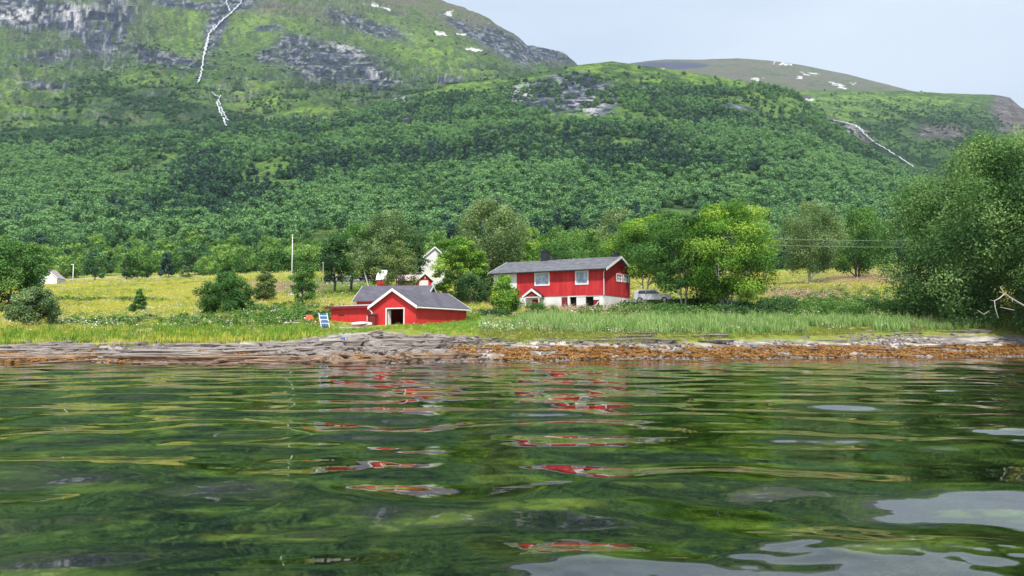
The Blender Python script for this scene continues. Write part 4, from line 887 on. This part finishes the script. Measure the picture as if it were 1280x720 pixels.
b = MB(); b.box(-2.2, 2.2, 0, 5, -2, 5.2); b.prism([(-2.2, 5.2), (2.2, 5.2), (0, 7.0)], 'y', 0, 5); b.build('wall', M['pinkroof'], o); gable_roof(o, -2.2, 2.2, 0, 5, 5.2, 7.0, .3, .3, M['white'], .15, 'y', fw=.4); o.scale = (.55, .55, .75)

# ------------------------------------------------------------------ poles, cables
def pole(name, label, px_, py_, Yd, top_py, r, mat, cat):
    p = at(px_, py_, Yd); z = gz(p.x, p.y); h = at(px_, top_py, Yd)[2] - z
    o = thing(name, label, cat, (p.x, p.y, z)); MB().tube([(0, 0, -.5), (0, 0, h * .5), (0, 0, h)], [r, r * .85, r * .6], 10).build('mast', M[mat], o, True); return o, h
o, h = pole('flagpole', 'tall white flagpole standing in the left meadow', 364.5, 363, 118, 294, .08, 'steel', 'flagpole')
MB().tube([(0, 0, h - .02), (0, 0, h + .1)], [.13, .08], 10).build('finial', M['white'], o); MB().box(-.22, .22, -.22, .22, -.5, .55).build('base', M['white'], o)
o, h = pole('wooden_post', 'short pale yellow post in the grass left of the grove', 403.5, 366, 108, 329, .07, 'wood', 'post'); MB().box(-.09, .09, -.09, .09, h, h + .08).build('cap', M['white'], o)
o, h = pole('lamp_post', 'white lamp post at the far edge of the left field', 91, 354, 195, 331, .13, 'steel', 'lamp post'); MB().box(-.5, .15, -.12, .12, h - .02, h + .16).build('lamp_head', M['white'], o)
o = thing('power_line', 'pair of overhead wires crossing in front of the two meadow birches', 'power line', (0, 0, 0))
pa, pb = at(905, 296, 112), at(1215, 300, 112); zz = gz(pa.x, pa.y), gz(pb.x, pb.y)
for q, z0 in ((pa, zz[0]), (pb, zz[1])): MB().tube([(q.x, q.y, z0 - .5), (q.x, q.y, q.z + .3)], [.14, .1], 8).build('pole', M['wood'], o)
for dz in (0, -.9):
    pts = [pa.lerp(pb, t) + Vector((0, -.12, dz - 1.2 * t * (1 - t))) for t in np.linspace(0, 1, 14)]; MB().tube(pts, .010, 4).build('cable', M['cable'], o)

# ------------------------------------------------------------------ car and garden things
p = at(815, 381, 90.5); z = gz(p.x, p.y) + .0; o = thing('parked_car', 'white estate car parked under the trees right of the main house', 'car', (p.x, p.y, z + .55), math.radians(-12))
prof = [(-2.1, .3), (-2.12, .85), (-1.95, 1.3), (-1.5, 1.5), (.3, 1.5), (.95, 1.05), (1.95, .92), (2.15, .6), (2.12, .3)]
b = MB().prism(prof, 'y', 0, 1.7); me = b.mesh('body'); bo = link('body', me, M['carpaint'], o); bv = bo.modifiers.new('b', 'BEVEL'); bv.width = .08; bv.segments = 2
for x0, x1 in ((-1.55, -.75), (-.7, .1)): MB().hexa([(x0, -.012, 1.0), (x1 + .05, -.012, 1.0), (x1 + .05, .0, 1.0), (x0, .0, 1.0), (x0 + .1, -.012, 1.38), (x1, -.012, 1.38), (x1, 0, 1.38), (x0 + .1, 0, 1.38)]).build('side_window', M['pane_dark'], o)
MB().hexa([(.15, -.012, 1.0), (.8, -.012, 1.02), (.8, 0, 1.02), (.15, 0, 1.0), (.15, -.012, 1.38), (.33, -.012, 1.38), (.33, 0, 1.38), (.15, 0, 1.38)]).build('side_window', M['pane_dark'], o)
for xx in (-1.35, 1.35):
    wv = MB().tube([(xx, -.03, .32), (xx, .2, .32)], .32, 16).build('wheel', M['tyre'], o); MB().tube([(xx, -.045, .32), (xx, -.031, .32)], .19, 12).build('rim', M['rim'], wv)
MB().box(2.08, 2.14, .1, .4, .62, .78).build('headlight', M['pane'], o); MB().box(-2.15, -2.1, .1, .3, .8, 1.1).build('tail_light', M['red_smooth'], o)
p = at(798, 381, 90); o = thing('garden_fence', 'short white picket fence between the red house and the white car', 'fence', (p.x, p.y, gz(p.x, p.y)), math.radians(-8))
for k in range(7): MB().box(-.9 + k * .28, -.82 + k * .28, 0, .03, 0, 1.0).build('picket', M['white'], o)
MB().box(-.95, .95, .032, .07, .35, .45).box(-.95, .95, .032, .07, .75, .85).build('rail', M['white'], o)
# white car-like boat trailer? -> low bench table left of chairs
p = at(365, 410.5, 68.3); o = thing('garden_table', 'low white table in the grass left of the orange chair', 'table', (p.x, p.y, gz(p.x, p.y)), .1)
MB().box(-.65, .65, -.3, .3, .38, .44).build('tabletop', M['white'], o)
for sx in (-.55, .5):
    for sy in (-.25, .2): MB().box(sx, sx + .05, sy, sy + .05, -.1, .38).build('leg', M['wood'], o)
p = at(362.5, 410, 69); z0 = gz(p.x, p.y); o = thing('dark_crate', 'small dark bundle standing behind the low white table', 'crate', (p.x, p.y, z0), .3); MB().box(-.28, .28, -.2, .2, 0, .55).build('box', M['red_dark'], o); MB().box(-.3, .3, -.22, .22, .55, .6).build('lid', M['black'], o)
p = at(388, 411, 68); o = thing('orange_chair', 'orange plastic garden chair left of the blue deckchair', 'chair', (p.x, p.y, gz(p.x, p.y)), .5)
b = MB()
ring_ = [(math.cos(t) * .36, .22 + .1 * math.sin(t) + .12, .78 + .34 * math.sin(t)) for t in np.linspace(0, 2 * PI, 17)[:-1]]
b.v = [(x, y - .03, z) for x, y, z in ring_] + [(x, y + .03, z) for x, y, z in ring_]; b.f = [tuple(range(16))[::-1], tuple(range(16, 32))] + [(i, (i + 1) % 16, 16 + (i + 1) % 16, 16 + i) for i in range(16)]
b.build('backrest', M['orange'], o); MB().hexa([(-.36, -.45, .38), (.36, -.45, .38), (.33, .28, .32), (-.33, .28, .32), (-.36, -.45, .43), (.36, -.45, .43), (.33, .28, .37), (-.33, .28, .37)]).build('seat', M['orange'], o)
for sx in (-.38, .34):
    MB().box(sx, sx + .05, -.42, .3, .56, .6).build('armrest', M['orange'], o)
    for sy in (-.42, .22): MB().box(sx, sx + .05, sy, sy + .05, -.1, .56).build('leg', M['orange'], o)
p = at(405, 411.5, 67.8); o = thing('deckchair', 'reclined blue deckchair with white frame, nearest the shed', 'deckchair', (p.x, p.y, gz(p.x, p.y)), .45)
for sx in (-.34, .34): MB().beam((sx, -.5, 0), (sx, .55, 1.25), .05, .05).build('side_rail', M['white'], o); MB().beam((sx * .9, .55, 0), (sx * .9, -.35, .62), .05, .05).build('side_rail', M['white'], o)
MB().hexa([(-.31, -.42, .12), (.31, -.42, .12), (.31, -.38, .08), (-.31, -.38, .08), (-.31, .52, 1.22), (.31, .52, 1.22), (.31, .55, 1.18), (-.31, .55, 1.18)]).build('sling', M['blue_cloth'], o)
for zq in (.3, .62, .94): t_ = zq; MB().beam((-.32, -.47 + .84 * t_, .08 + t_), (.32, -.47 + .84 * t_, .08 + t_), .05, .07).build('slat', M['white'], o)
# things along the shed wall
p = at(452, 409, 68.8); zq = gz(p.x, p.y); o = thing('upturned_dinghy', 'upturned white dinghy lying against the low red shed', 'boat', (p.x, p.y, zq + .1), math.radians(-22))
V = []; Fc = []; ns_, nr_ = 13, 9
for i in range(ns_):
    t = i / (ns_ - 1) * 2 - 1; wd = .52 * (1 - abs(t) ** 2.6) + .03; hg = .40 * (1 - .35 * abs(t) ** 2)
    for j in range(nr_): th = PI * j / (nr_ - 1); V.append((t * 1.45, -wd * math.cos(th), hg * math.sin(th) ** .8))
for i in range(ns_ - 1):
    for j in range(nr_ - 1): q = i * nr_ + j; Fc.append((q, q + 1, q + nr_ + 1, q + nr_))
b = MB(); b.v = V; b.f = Fc; h_ = b.build('hull', M['white'], o, True); sm = h_.modifiers.new('s', 'SOLIDIFY'); sm.thickness = .03; o.scale = (.7, .7, .7)
MB().box(-1.2, 1.2, -.02, .02, .39, .46).build('keel', M['red_dark'], o)
p = at(446, 410, 67.6); o = thing('driftwood_planks', 'small heap of red and grey planks in front of the dinghy', 'planks', (p.x, p.y, gz(p.x, p.y)), -.3)
for k in range(6): MB().beam((-.8 + .1 * k, -.1 + .05 * k, .06 + .03 * k), (.6 + .13 * k, .12 - .1 * k, .08 + .05 * k), .14, .03).build('plank', M[('red_smooth', 'wood', 'red_dark')[k % 3]], o)
p = at(463.5, 409.5, 69.4); o = thing('wooden_cupboard', 'dark red wooden box with sloped lid against the shed beside the downpipe', 'box', (p.x, p.y, gz(p.x, p.y) - .05), math.radians(-28))
MB().box(-.36, .36, 0, .5, 0, .95).build('box', M['red_dark'], o); MB().prism([(-.04, .93), (.5, 1.03), (.5, 1.08), (-.04, .98)], 'x', -.42, .4).build('lid', M['black'], o); MB().box(-.42, -.37, -.03, .5, 0, .95).build('side_board', M['white'], o)
p = at(450, 412, 66.8); o = MB().box(-1.7, 1.7, -.5, .5, -.5, .08).build('concrete_slab', M['concrete']); o.location = (p.x, p.y, gz(p.x, p.y)); o.rotation_euler = (0, 0, math.radians(-20)); tag(o, 'pale concrete slab in the grass in front of the low shed', 'slab')
p = at(429, 427, 57.5); o = thing('blue_canister', 'small blue canister lying on the shore rocks', 'canister', (p.x, p.y, gz(p.x, p.y) + .1), .4); MB().tube([(-.15, 0, .08), (.12, 0, .08)], .12, 12).build('body', M['blue'], o, True); MB().tube([(.12, 0, .08), (.2, 0, .08)], .05, 8).build('cap', M['white'], o)
# bleached branch
p = at(1262, 401, 67.5); o = MB()
def P_(x_, y_, d=0): q = at(x_, y_, 67.5 + d) - Vector((p.x, p.y, p.z)); return q
o.tube([P_(1292, 388, .6), P_(1278, 381), P_(1263, 372, -.2), P_(1255, 366, -.3), P_(1250, 359, -.2)], [.085, .07, .055, .04, .02], 6)
o.tube([P_(1256, 367, -.3), P_(1249, 373, -.5), P_(1243, 376, -.6), P_(1244, 385, -.7), P_(1248, 398, -.8)], [.045, .045, .04, .04, .03], 6)
o.tube([P_(1265, 373, -.2), P_(1265.5, 378, -.4)], [.03, .012], 5); o.tube([P_(1250, 384, 0), P_(1260, 386), P_(1268, 388)], [.02, .03, .03], 5); o.tube([P_(1222, 388, 0), P_(1230, 393), P_(1237, 388)], [.02, .03, .02], 5); o.tube([P_(1243, 376, -.6), P_(1237, 375, -.6)], [.03, .012], 5); o.tube([P_(1250, 359, -.2), P_(1254, 357, -.2)], [.02, .01], 5)
br_ = o.build('dead_branch', M['dead_wood'], None, True); br_.location = p; tag(br_, 'bleached forked dead branch at the foot of the huge willow', 'branch')

# ------------------------------------------------------------------ waterfalls
def falls(name, label, strands):
    o = thing(name, label, 'waterfall')
    base_ = hit(*strands[0][0][0]); o.location = base_
    for k, (pts, w0, w1) in enumerate(strands):
        P3 = []; n_ = 0
        px_, py_ = np.array([q[0] for q in pts], float), np.array([q[1] for q in pts], float); t = np.arange(len(pts)); tt = np.linspace(0, len(pts) - 1, len(pts) * 7)
        xs_, ys_ = np.interp(tt, t, px_), np.interp(tt, t, py_)
        V = []
        for i, (a, b) in enumerate(zip(xs_, ys_)):
            a = a + 1.4 * math.sin(i * 1.9 + k) * random.random(); q = hit(a, b); q = q - Vector((0, 1, 0)) * (q.y * .004) + Vector((0, 0, .5)); q = q - base_
            wd = (w0 + (w1 - w0) * i / len(xs_)) * random.uniform(.2, 1.0) * .31 / F * (q.y + base_.y) / 2
            V += [(q.x - wd, q.y, q.z), (q.x, q.y - wd * .5, q.z + .3), (q.x + wd, q.y, q.z)]
        n_ = len(xs_); Fc = []
        for i in range(n_ - 1):
            pass
            q = i * 3; Fc += [(q, q + 1, q + 4, q + 3), (q + 1, q + 2, q + 5, q + 4)]
        b = MB(); b.v = [tuple(v) for v in V]; b.f = Fc; s_ = b.build('cascade', M['foam'], o); sm = s_.modifiers.new('s', 'SOLIDIFY'); sm.thickness = 1.0
M['foam'] = rough_mat('white_water', (.34, .37, .40), (.62, .65, .68), .12, .6, .4, 1.0, .5)
falls('waterfall', 'long white waterfall down the tall left mountain', [([(312, -8), (300, 8), (290, 18), (276, 30), (268, 40)], 5, 6), ([(283, -8), (285, 6), (289, 16)], 3, 3), ([(270, 33), (263, 44), (259, 58), (256, 72), (254, 88), (252, 98), (249, 105)], 5, 6), ([(263, 44), (261, 56), (257, 70)], 3, 3)])
falls('waterfall', 'lower short cascade below the tall waterfall on the left mountain', [([(266, 116), (271, 121), (275, 122)], 2, 2), ([(277, 121), (273, 130), (276, 140), (281, 150), (284, 159)], 4, 7), ([(275, 128), (279, 139), (286, 152)], 2, 3)])
falls('waterfall', 'thin slanting white stream on the green right-hand hill', [([(1040, 152), (1056, 155), (1070, 160), (1080, 170), (1092, 180), (1106, 188), (1122, 198), (1140, 210)], 3, 4), ([(1050, 153), (1068, 158), (1079, 166)], 2, 2)])

# ------------------------------------------------------------------ shore rocks
def slab_mesh(Lx, Ly, Hz, seed):
    rs = np.random.default_rng(seed); n = 40; th = np.arange(n) * 2 * PI / n
    ex = np.sign(np.cos(th)) * np.abs(np.cos(th)) ** .55; ey = np.sign(np.sin(th)) * np.abs(np.sin(th)) ** .7
    jag = 1 + .16 * rs.normal(size=n); jag = (jag + np.roll(jag, 1)) / 2
    tilt = rs.uniform(-.05, .08); V = []
    for r, h in ((0, 1.0), (.35, 1.02), (.7, .98), (.93, .94), (1.0, .80), (.96, .5), (1.02, .42), (.90, .12), (.94, .0), (.8, -1.6)):
        if r == 0: V.append((0, 0, Hz)); continue
        jj = jag * (1 + .04 * rs.normal(size=n)); x = ex * Lx / 2 * r * jj; y = ey * Ly / 2 * r * jj * (1 - .3 * (np.abs(ex) ** 3)); z = Hz * (h + .10 * rs.normal(size=n) * (r < .95)) + tilt * x * .3
        V += list(zip(x, y, z))
    f = [(0, 1 + i, 1 + (i + 1) % n) for i in range(n)]
    for k in range(8):
        for i in range(n): j = (i + 1) % n; f.append((1 + k * n + i, 1 + (k + 1) * n + i, 1 + (k + 1) * n + j, 1 + k * n + j))
    me = bpy.data.meshes.new('slab'); me.from_pydata([tuple(map(float, v)) for v in V], [], f); me.update(); return me
def boulder_mesh(seed):
    import bmesh
    bm = bmesh.new(); bmesh.ops.create_icosphere(bm, subdivisions=3, radius=.5); rs = np.random.default_rng(seed)
    pl = rs.normal(size=(9, 3)); pl /= np.linalg.norm(pl, axis=1, keepdims=True); dd = rs.uniform(.24, .42, 9)
    for v in bm.verts:
        c_ = np.array(v.co)
        for n_, d_ in zip(pl, dd):
            s_ = c_ @ n_
            if s_ > d_: c_ = c_ - n_ * (s_ - d_) * .9
        v.co = c_ * (1 + .06 * rs.normal())
    me = bpy.data.meshes.new('boulder'); bm.to_mesh(me); bm.free(); return me
slabs = [slab_mesh(1, 1, 1, 40 + k) for k in range(6)]; bldr = [boulder_mesh(60 + k) for k in range(7)]
slabs = []
for k, (lx, ly, hz) in enumerate([(6, 1.1, .20), (4, .9, .16), (7.5, 1.3, .24), (2.8, .9, .20), (5, .8, .13), (3.4, 1.2, .22)]): m_s = slab_mesh(lx, ly, hz, 40 + k); m_s.materials.append(M['rock']); slabs.append(m_s)
slabs_w = [s.copy() for s in slabs]
for s in slabs_w: s.materials.clear(); s.materials.append(M['rock_warm'])
bw_ = []
for s in bldr: s.materials.append(M['rock']); q = s.copy(); q.materials.clear(); q.materials.append(M['rock_warm']); bw_.append(q)
def edgeY(px_):  # shoreline depth
    a, _ = ae(px_, 440); return float(np.interp(a, WL[0], WL[1]))
znames = lambda x: 'on the left shore below the meadow' if x < 300 else 'on the shore in front of the boathouse' if x < 580 else 'on the shore in front of the main house' if x < 830 else 'on the right-hand shore'
nr = 0
for k in range(215):
    px_ = random.uniform(-60, 560) if k < 150 else random.uniform(560, 1330)
    t = random.random(); wd = 7.5 if px_ < 560 else 8
    y_ = edgeY(px_) + .2 + wd * t * (1 if px_ < 560 else 1.1); a, _ = ae(px_, 440); x_ = a * y_; z_ = gz(x_, y_)
    if px_ > 560 and z_ < .5: continue
    i = random.randrange(6); warm = t < .35
    o = link('rock_ledge', (slabs_w if warm else slabs)[i], None, None, (x_, y_, z_ - .04)); o.rotation_euler = (random.uniform(-.05, .05), random.uniform(-.05, .03), random.uniform(-.12, .16)); s = random.uniform(.6, 1.15) * (1 if px_ < 560 else .7); o.scale = (s, s, s * random.uniform(.7, 1.2) * (1 if px_ < 560 else .6))
    tag(o, ('low brown tide-stained ledge ' if warm else 'pale flat-topped rock ledge ') + znames(px_), 'rock ledge', 'rock ledges ' + znames(px_)); nr += 1
for k in range(170):
    px_ = random.gauss(450, 75) if k < 120 else random.uniform(-40, 1320)
    t = random.random() ** 1.2; y_ = edgeY(px_) + .1 + 8 * t; a, _ = ae(px_, 440); x_ = a * y_; z_ = gz(x_, y_)
    if px_ > 640 and z_ < .35: continue
    i = random.randrange(7); warm = t < .22; s = random.uniform(.35, 1.25) * (1 if k < 120 else .6)
    o = link('boulder', (bw_ if warm else bldr)[i], None, None, (x_, y_, z_ + .1 * s)); o.rotation_euler = (random.uniform(-.3, .3), random.uniform(-.3, .3), random.random() * 6.28); o.scale = (s * random.uniform(1, 1.8), s, s * random.uniform(.45, .8))
    big = s > .85
    tag(o, ('large ' if big else 'small ') + ('brownish boulder at the waterline ' if warm else 'pale grey boulder ') + znames(px_), 'boulder', 'boulders ' + znames(px_))

# ------------------------------------------------------------------ scatter: seaweed, pebbles, grasses, flowers
def do_scatter(name, X_, y_, z_, smin, smax, protos, label, tilt=.15, sink=.03, flat=1.0):
    n = len(X_); s = R.uniform(smin, smax, n); q_ = proj(X_, y_, z_)[0]; s = s * np.where((q_ > 395) & (q_ < 600) & (y_ < 75) & (z_ > 1.3), .45, 1.0); print(name, n)
    scatter(name, np.stack([X_, y_, z_ - sink], 1), np.stack([s, s, s * R.uniform(.75, 1.25, n) * flat], 1), rot_z(n, tilt), R.integers(0, len(protos), n), protos, label)
wp = []
for k in range(4):
    me, _, _ = crown_mesh('wrack_form', .28, 1.0, 0, 'dome', 9, 150, .075, 800 + k, .24, 1.6, .35); me.materials.append(M['weed']); wp.append(me)
X_, y_, z_, px, py = field_pts(170000, 50, 76, .8)
nz = fbm(X_ / 2.2, y_ / .8, 3, 401)
k = (z_ > .04) & (z_ < .85 - .35 * (px < 560) + .5 * (nz - .5)) & (nz > np.where(px > 640, .36, np.where(px > 560, .48, np.where(px > 430, .45, .40)))) & (R.random(len(X_)) < np.where(px > 640, .8, .55))
do_scatter('seaweed', X_[k], y_[k], z_[k], .25, .62, wp, 'orange-brown bladder wrack lying along the waterline', .15, .02)
pp = []
for k in range(3): q = boulder_mesh(90 + k); q.materials.append(M['rock']); pp.append(q)
X_, y_, z_, px, py = field_pts(60000, 50, 78, .8); nz = fbm(X_ / 3, y_ / 1.2, 3, 411)
k = (z_ > -.15) & (z_ < 1.35 + .5 * (px > 1000)) & (nz > .47) & (R.random(len(X_)) < .55)
do_scatter('shore_pebbles', X_[k], y_[k], z_[k], .12, .42, pp, 'grey shingle and small stones of the tidal shore', .4, -.02, .55)

ty = [T('g_yellow', 22, .42, .34, .016, 1), T('g_yellow', 22, .52, .38, .016, 2), T('g_yellow', 20, .45, .4, .018, 3)]
tg = [T('g_green', 26, .45, .34, .016, 4), T('g_green', 26, .6, .36, .016, 5), T('g_green', 22, .4, .34, .018, 6)]
ts = [T('g_shore', 24, .95, .3, .015, 7, bend=.55), T('g_shore', 24, .8, .3, .015, 8, bend=.6)]
hb_ = [herb(170, .7, 1.1, .065, 10, 'g_herb'), herb(150, .55, .9, .065, 11, 'g_herb'), herb(170, .8, .9, .06, 12, 'g_herb')]
uw = [umbel(16, .85, .3, 20, 'g_white', .055), umbel(12, .75, .4, 21, 'g_white', .05)]
up_ = [umbel(18, .8, .35, 22, 'g_pink', .05)]
def rockfree(z_, px, n2): return (z_ + (n2 - .5) * .8 - E(px, 0 * px, 455, 0, 60, 14) - .5 * sstep(1000, 1150, px)) > 1.12
def zone_green(px, py): return np.clip(E(px, py, 600, 404, 115, 11, 0, 4) + E(px, py, 405, 362, 60, 14, 0, 4) + E(px, py, 370, 414, 200, 7, 0, 4) * .8 + E(px, py, 100, 420, 200, 6, 0, 4) * .35 + E(px, py, 900, 402, 300, 7, 0, 4) * .7, 0, 1)
X_, y_, z_, px, py = field_pts(300000, 56, 215, .76, 1.15); n2 = fbm(X_ / 3.5, y_ / 5, 4, 111); nn = fbm(X_ / 9, y_ / 9, 3, 421); nm = fbm(X_ / 2.5, y_ / 2.5, 3, 431)
edge_y = np.interp(px, [0, 250, 380, 440, 505, 560, 620, 760, 900, 1100, 1280], [432, 431, 425, 418, 411, 420, 428, 430, 424, 416, 412])
low = (px > 395) & (px < 600) & (y_ < 73)
ok = ~(low & (R.random(len(X_)) < .25)) & (py < edge_y + 2 * (n2 - .5)) & (z_ > .8) & clear(X_, y_)
zg_ = zone_green(px, py); shore = np.clip(E(px, py, 920, 409, 300, 8, 0, 6) + E(px, py, 690, 406, 36, 8, 0, 4), 0, 1) * (y_ < 84)
herbz = np.clip(E(px, py, 350, 398, 80, 11, .0, 4) + E(px, py, 1040, 388, 220, 12, 0, 4) + E(px, py, 860, 392, 120, 10, 0, 4) + E(px, py, 200, 408, 130, 5, 0, 4) * .5 + E(px, py, 120, 377.5, 80, 1.3, 0, 4) + E(px, py, 1040, 372, 100, 6) * .3, 0, 1) * (nm > .42)
r_ = R.random(len(X_))
kh = ok & (r_ < herbz * .6) ; ks = ok & ~kh & (r_ < shore) & (nn > .3); kg = ok & ~kh & ~ks & (R.random(len(X_)) < zg_ + .35 * sstep(.5, .6, nn)); strip = (py > edge_y - 17) & (px > 600) & (y_ < 80) & ok & ~kh & ~ks
low_l = (py > edge_y - 9) & (px <= 600) & ok & ~kh & ~ks & ~kg & (R.random(len(X_)) < .75)
kst = (strip & (R.random(len(X_)) < .9)) | low_l; kg = kg & ~kst; ky = ok & ~kh & ~ks & ~kg & ~strip & ~low_l
far_s = lambda y: 1
do_scatter('shore_grass', X_[ks], y_[ks], z_[ks], .6, 1.2, ts, 'blue-green lyme grass along the top of the shore', .12)
do_scatter('salt_grass', X_[kst], y_[kst], z_[kst], .5, 1.0, [T('g_olive', 24, .24, .38, .018, 31), T('g_olive', 22, .18, .4, .018, 32)], 'short olive salt-marsh grass along the edge of the shore rock', .12)
do_scatter('green_grass', X_[kg], y_[kg], z_[kg], .55, 1.15, tg, 'lush green grass beside the shore and round the houses', .12)
do_scatter('meadow_grass', X_[ky], y_[ky], z_[ky], .5, 1.15, ty, 'yellowish unmown meadow grass', .12)
do_scatter('tall_herbs', X_[kh], y_[kh], z_[kh], .7, 1.3, hb_, 'leafy green herbs growing between the meadow and the shore', .1)
kw = ok & ~ks & (R.random(len(X_)) < .05 * sstep(.45, .6, nm) + .03 * herbz) & (y_ > 64); do_scatter('white_flowers', X_[kw], y_[kw], z_[kw], .6, 1.1, uw, 'white umbels flowering through the meadow', .1)
kp = ok & (R.random(len(X_)) < .02 + .5 * np.clip(E(px, py, 1120, 352, 90, 7) + E(px, py, 1000, 372, 60, 6) + E(px, py, 350, 362, 60, 7) + E(px, py, 720, 393, 60, 4), 0, 1)); do_scatter('seeding_sorrel', X_[kp], y_[kp], z_[kp], .6, 1.1, up_, 'reddish seed heads of sorrel standing in the meadow', .1)

# ------------------------------------------------------------------ water
aw = cols(760, .72, 3.0, 20)
dY = []; y = 3.0
while y < 76: dY.append(y); y += max(.035, min(.15, .035 + (y - 6) * .009))
yw = np.array(dY); AA, YY = np.meshgrid(aw, yw); X = (AA * YY).ravel(); Y = YY.ravel()
rw = np.random.default_rng(5); Z = np.zeros(len(X)); 
for i in range(64):
    lam = math.exp(rw.uniform(math.log(.55), math.log(4.5))); th = rw.normal() * .5; k_ = 2 * PI / lam; ph = rw.random() * 6.28
    sl_ = .0150 if lam > 1.9 else .0068 if lam > 1.0 else .0036; amp = sl_ / k_ * rw.uniform(.5, 1.4)
    fade = 1 / (1 + (Y / (22 * lam ** .7)) ** 2 * .6)
    Z += amp * fade * np.sin(k_ * (X * math.sin(th) + Y * math.cos(th)) + ph)
Z *= (.75 + .6 * fbm(X / 7, Y / 4, 2, 501))
qx, qy = proj(X, Y, 0 * Z); Z *= 1 - .42 * E(qx, qy, 900, 600, 420, 80, 0, 4) - .3 * E(qx, qy, 780, 556, 200, 22, 0, 4) - .3 * E(qx, qy, 560, 650, 160, 50, 0, 4)
def hump(px_, py_, amp, wxm, wym, rot=0):
    global Z
    a, e = ae(px_, py_); yy = -HC / e; dx = X - a * yy; dy = Y - yy; c_, s_ = math.cos(rot), math.sin(rot); dx = dx + wxm * 1.1 * (fbm(X / .9 + px_, Y / .6, 3, 511) - .5); dy = dy + wym * .9 * (fbm(X / .7, Y / .5 + py_, 3, 513) - .5); u = (dx * c_ + dy * s_) / wxm; v = (-dx * s_ + dy * c_) / wym
    Z += amp * np.exp(-u * u - v * v)
WATER_HUMPS = [(1245, 540, .060, 1.0, .42), (1190, 489, .06, .8, .5), (1120, 690, .075, 1.25, .50), (722, 700, .052, .62, .40), (140, 566, -.035, 1.3, .5), (60, 530, -.03, 1.2, .5), (330, 552, -.03, 1.0, .4), (1000, 555, -.035, 1.1, .4)]
for h_ in WATER_HUMPS: hump(*h_)
Z *= (1 - sstep(.75, 1.2, np.abs(X / Y)) * .9) * sstep(3.0, 3.6, Y)
me = mesh_np('water', np.stack([X, Y, Z], 1), grid_quads(len(yw), len(aw))); set_smooth(me)
m, nt, out = newmat('sea_water'); L = nt.links.new
fz = N(nt, 'ShaderNodeFresnel', i_IOR=1.78); tr = N(nt, 'ShaderNodeBsdfTransparent'); tr.inputs[0].default_value = (.68, .80, .50, 1); gl = N(nt, 'ShaderNodeBsdfGlossy', i_Roughness=.02); gl.inputs[0].default_value = (1, 1, 1, 1)
tc = N(nt, 'ShaderNodeTexCoord'); mpp = N(nt, 'ShaderNodeMapping'); mpp.inputs['Scale'].default_value = (1.0, 2.2, 1); L(tc.outputs['Object'], mpp.inputs[0])
n1_ = N(nt, 'ShaderNodeTexNoise', i_Scale=1.3, i_Detail=3.0, i_Roughness=.5); L(mpp.outputs[0], n1_.inputs['Vector'])
bp = N(nt, 'ShaderNodeBump', i_Strength=.15, i_Distance=.01); L(n1_.outputs[0], bp.inputs['Height']); L(bp.outputs[0], gl.inputs['Normal']); L(bp.outputs[0], fz.inputs['Normal'])
mxs = N(nt, 'ShaderNodeMixShader'); L(fz.outputs[0], mxs.inputs[0]); L(tr.outputs[0], mxs.inputs[1]); L(gl.outputs[0], mxs.inputs[2]); L(mxs.outputs[0], out.inputs[0]); M['water'] = m
# outer sheets of the same surface
nb_ = len(me.vertices)
wo_ = link('water', me, m); tag(wo_, kind='structure')
b = MB(); B0 = 3.0; b.v = [(-6000, -6000, 0), (6000, -6000, 0), (6000, B0, 0), (3 * B0, B0, 0), (-3 * B0, B0, 0), (-6000, B0, 0), (3 * 76, 76, 0), (6000, 76, 0), (-3 * 76, 76, 0), (-6000, 76, 0)]
b.f = [(0, 1, 2, 3, 4, 5), (3, 2, 7, 6), (5, 4, 8, 9)]
tag(b.build('open_water', m), kind='structure')

# ------------------------------------------------------------------ haze
HAZE = 0.00006
if HAZE:
    b = MB().box(-6400, 6400, -6400, 6400, -3.6, 1750); m, nt, out = newmat('haze'); v = N(nt, 'ShaderNodeVolumePrincipled'); v.inputs['Color'].default_value = (.72, .84, 1, 1); v.inputs['Density'].default_value = HAZE; v.inputs['Anisotropy'].default_value = .1
    nt.links.new(v.outputs[0], out.inputs['Volume']); tag(b.build('haze', m), kind='stuff')
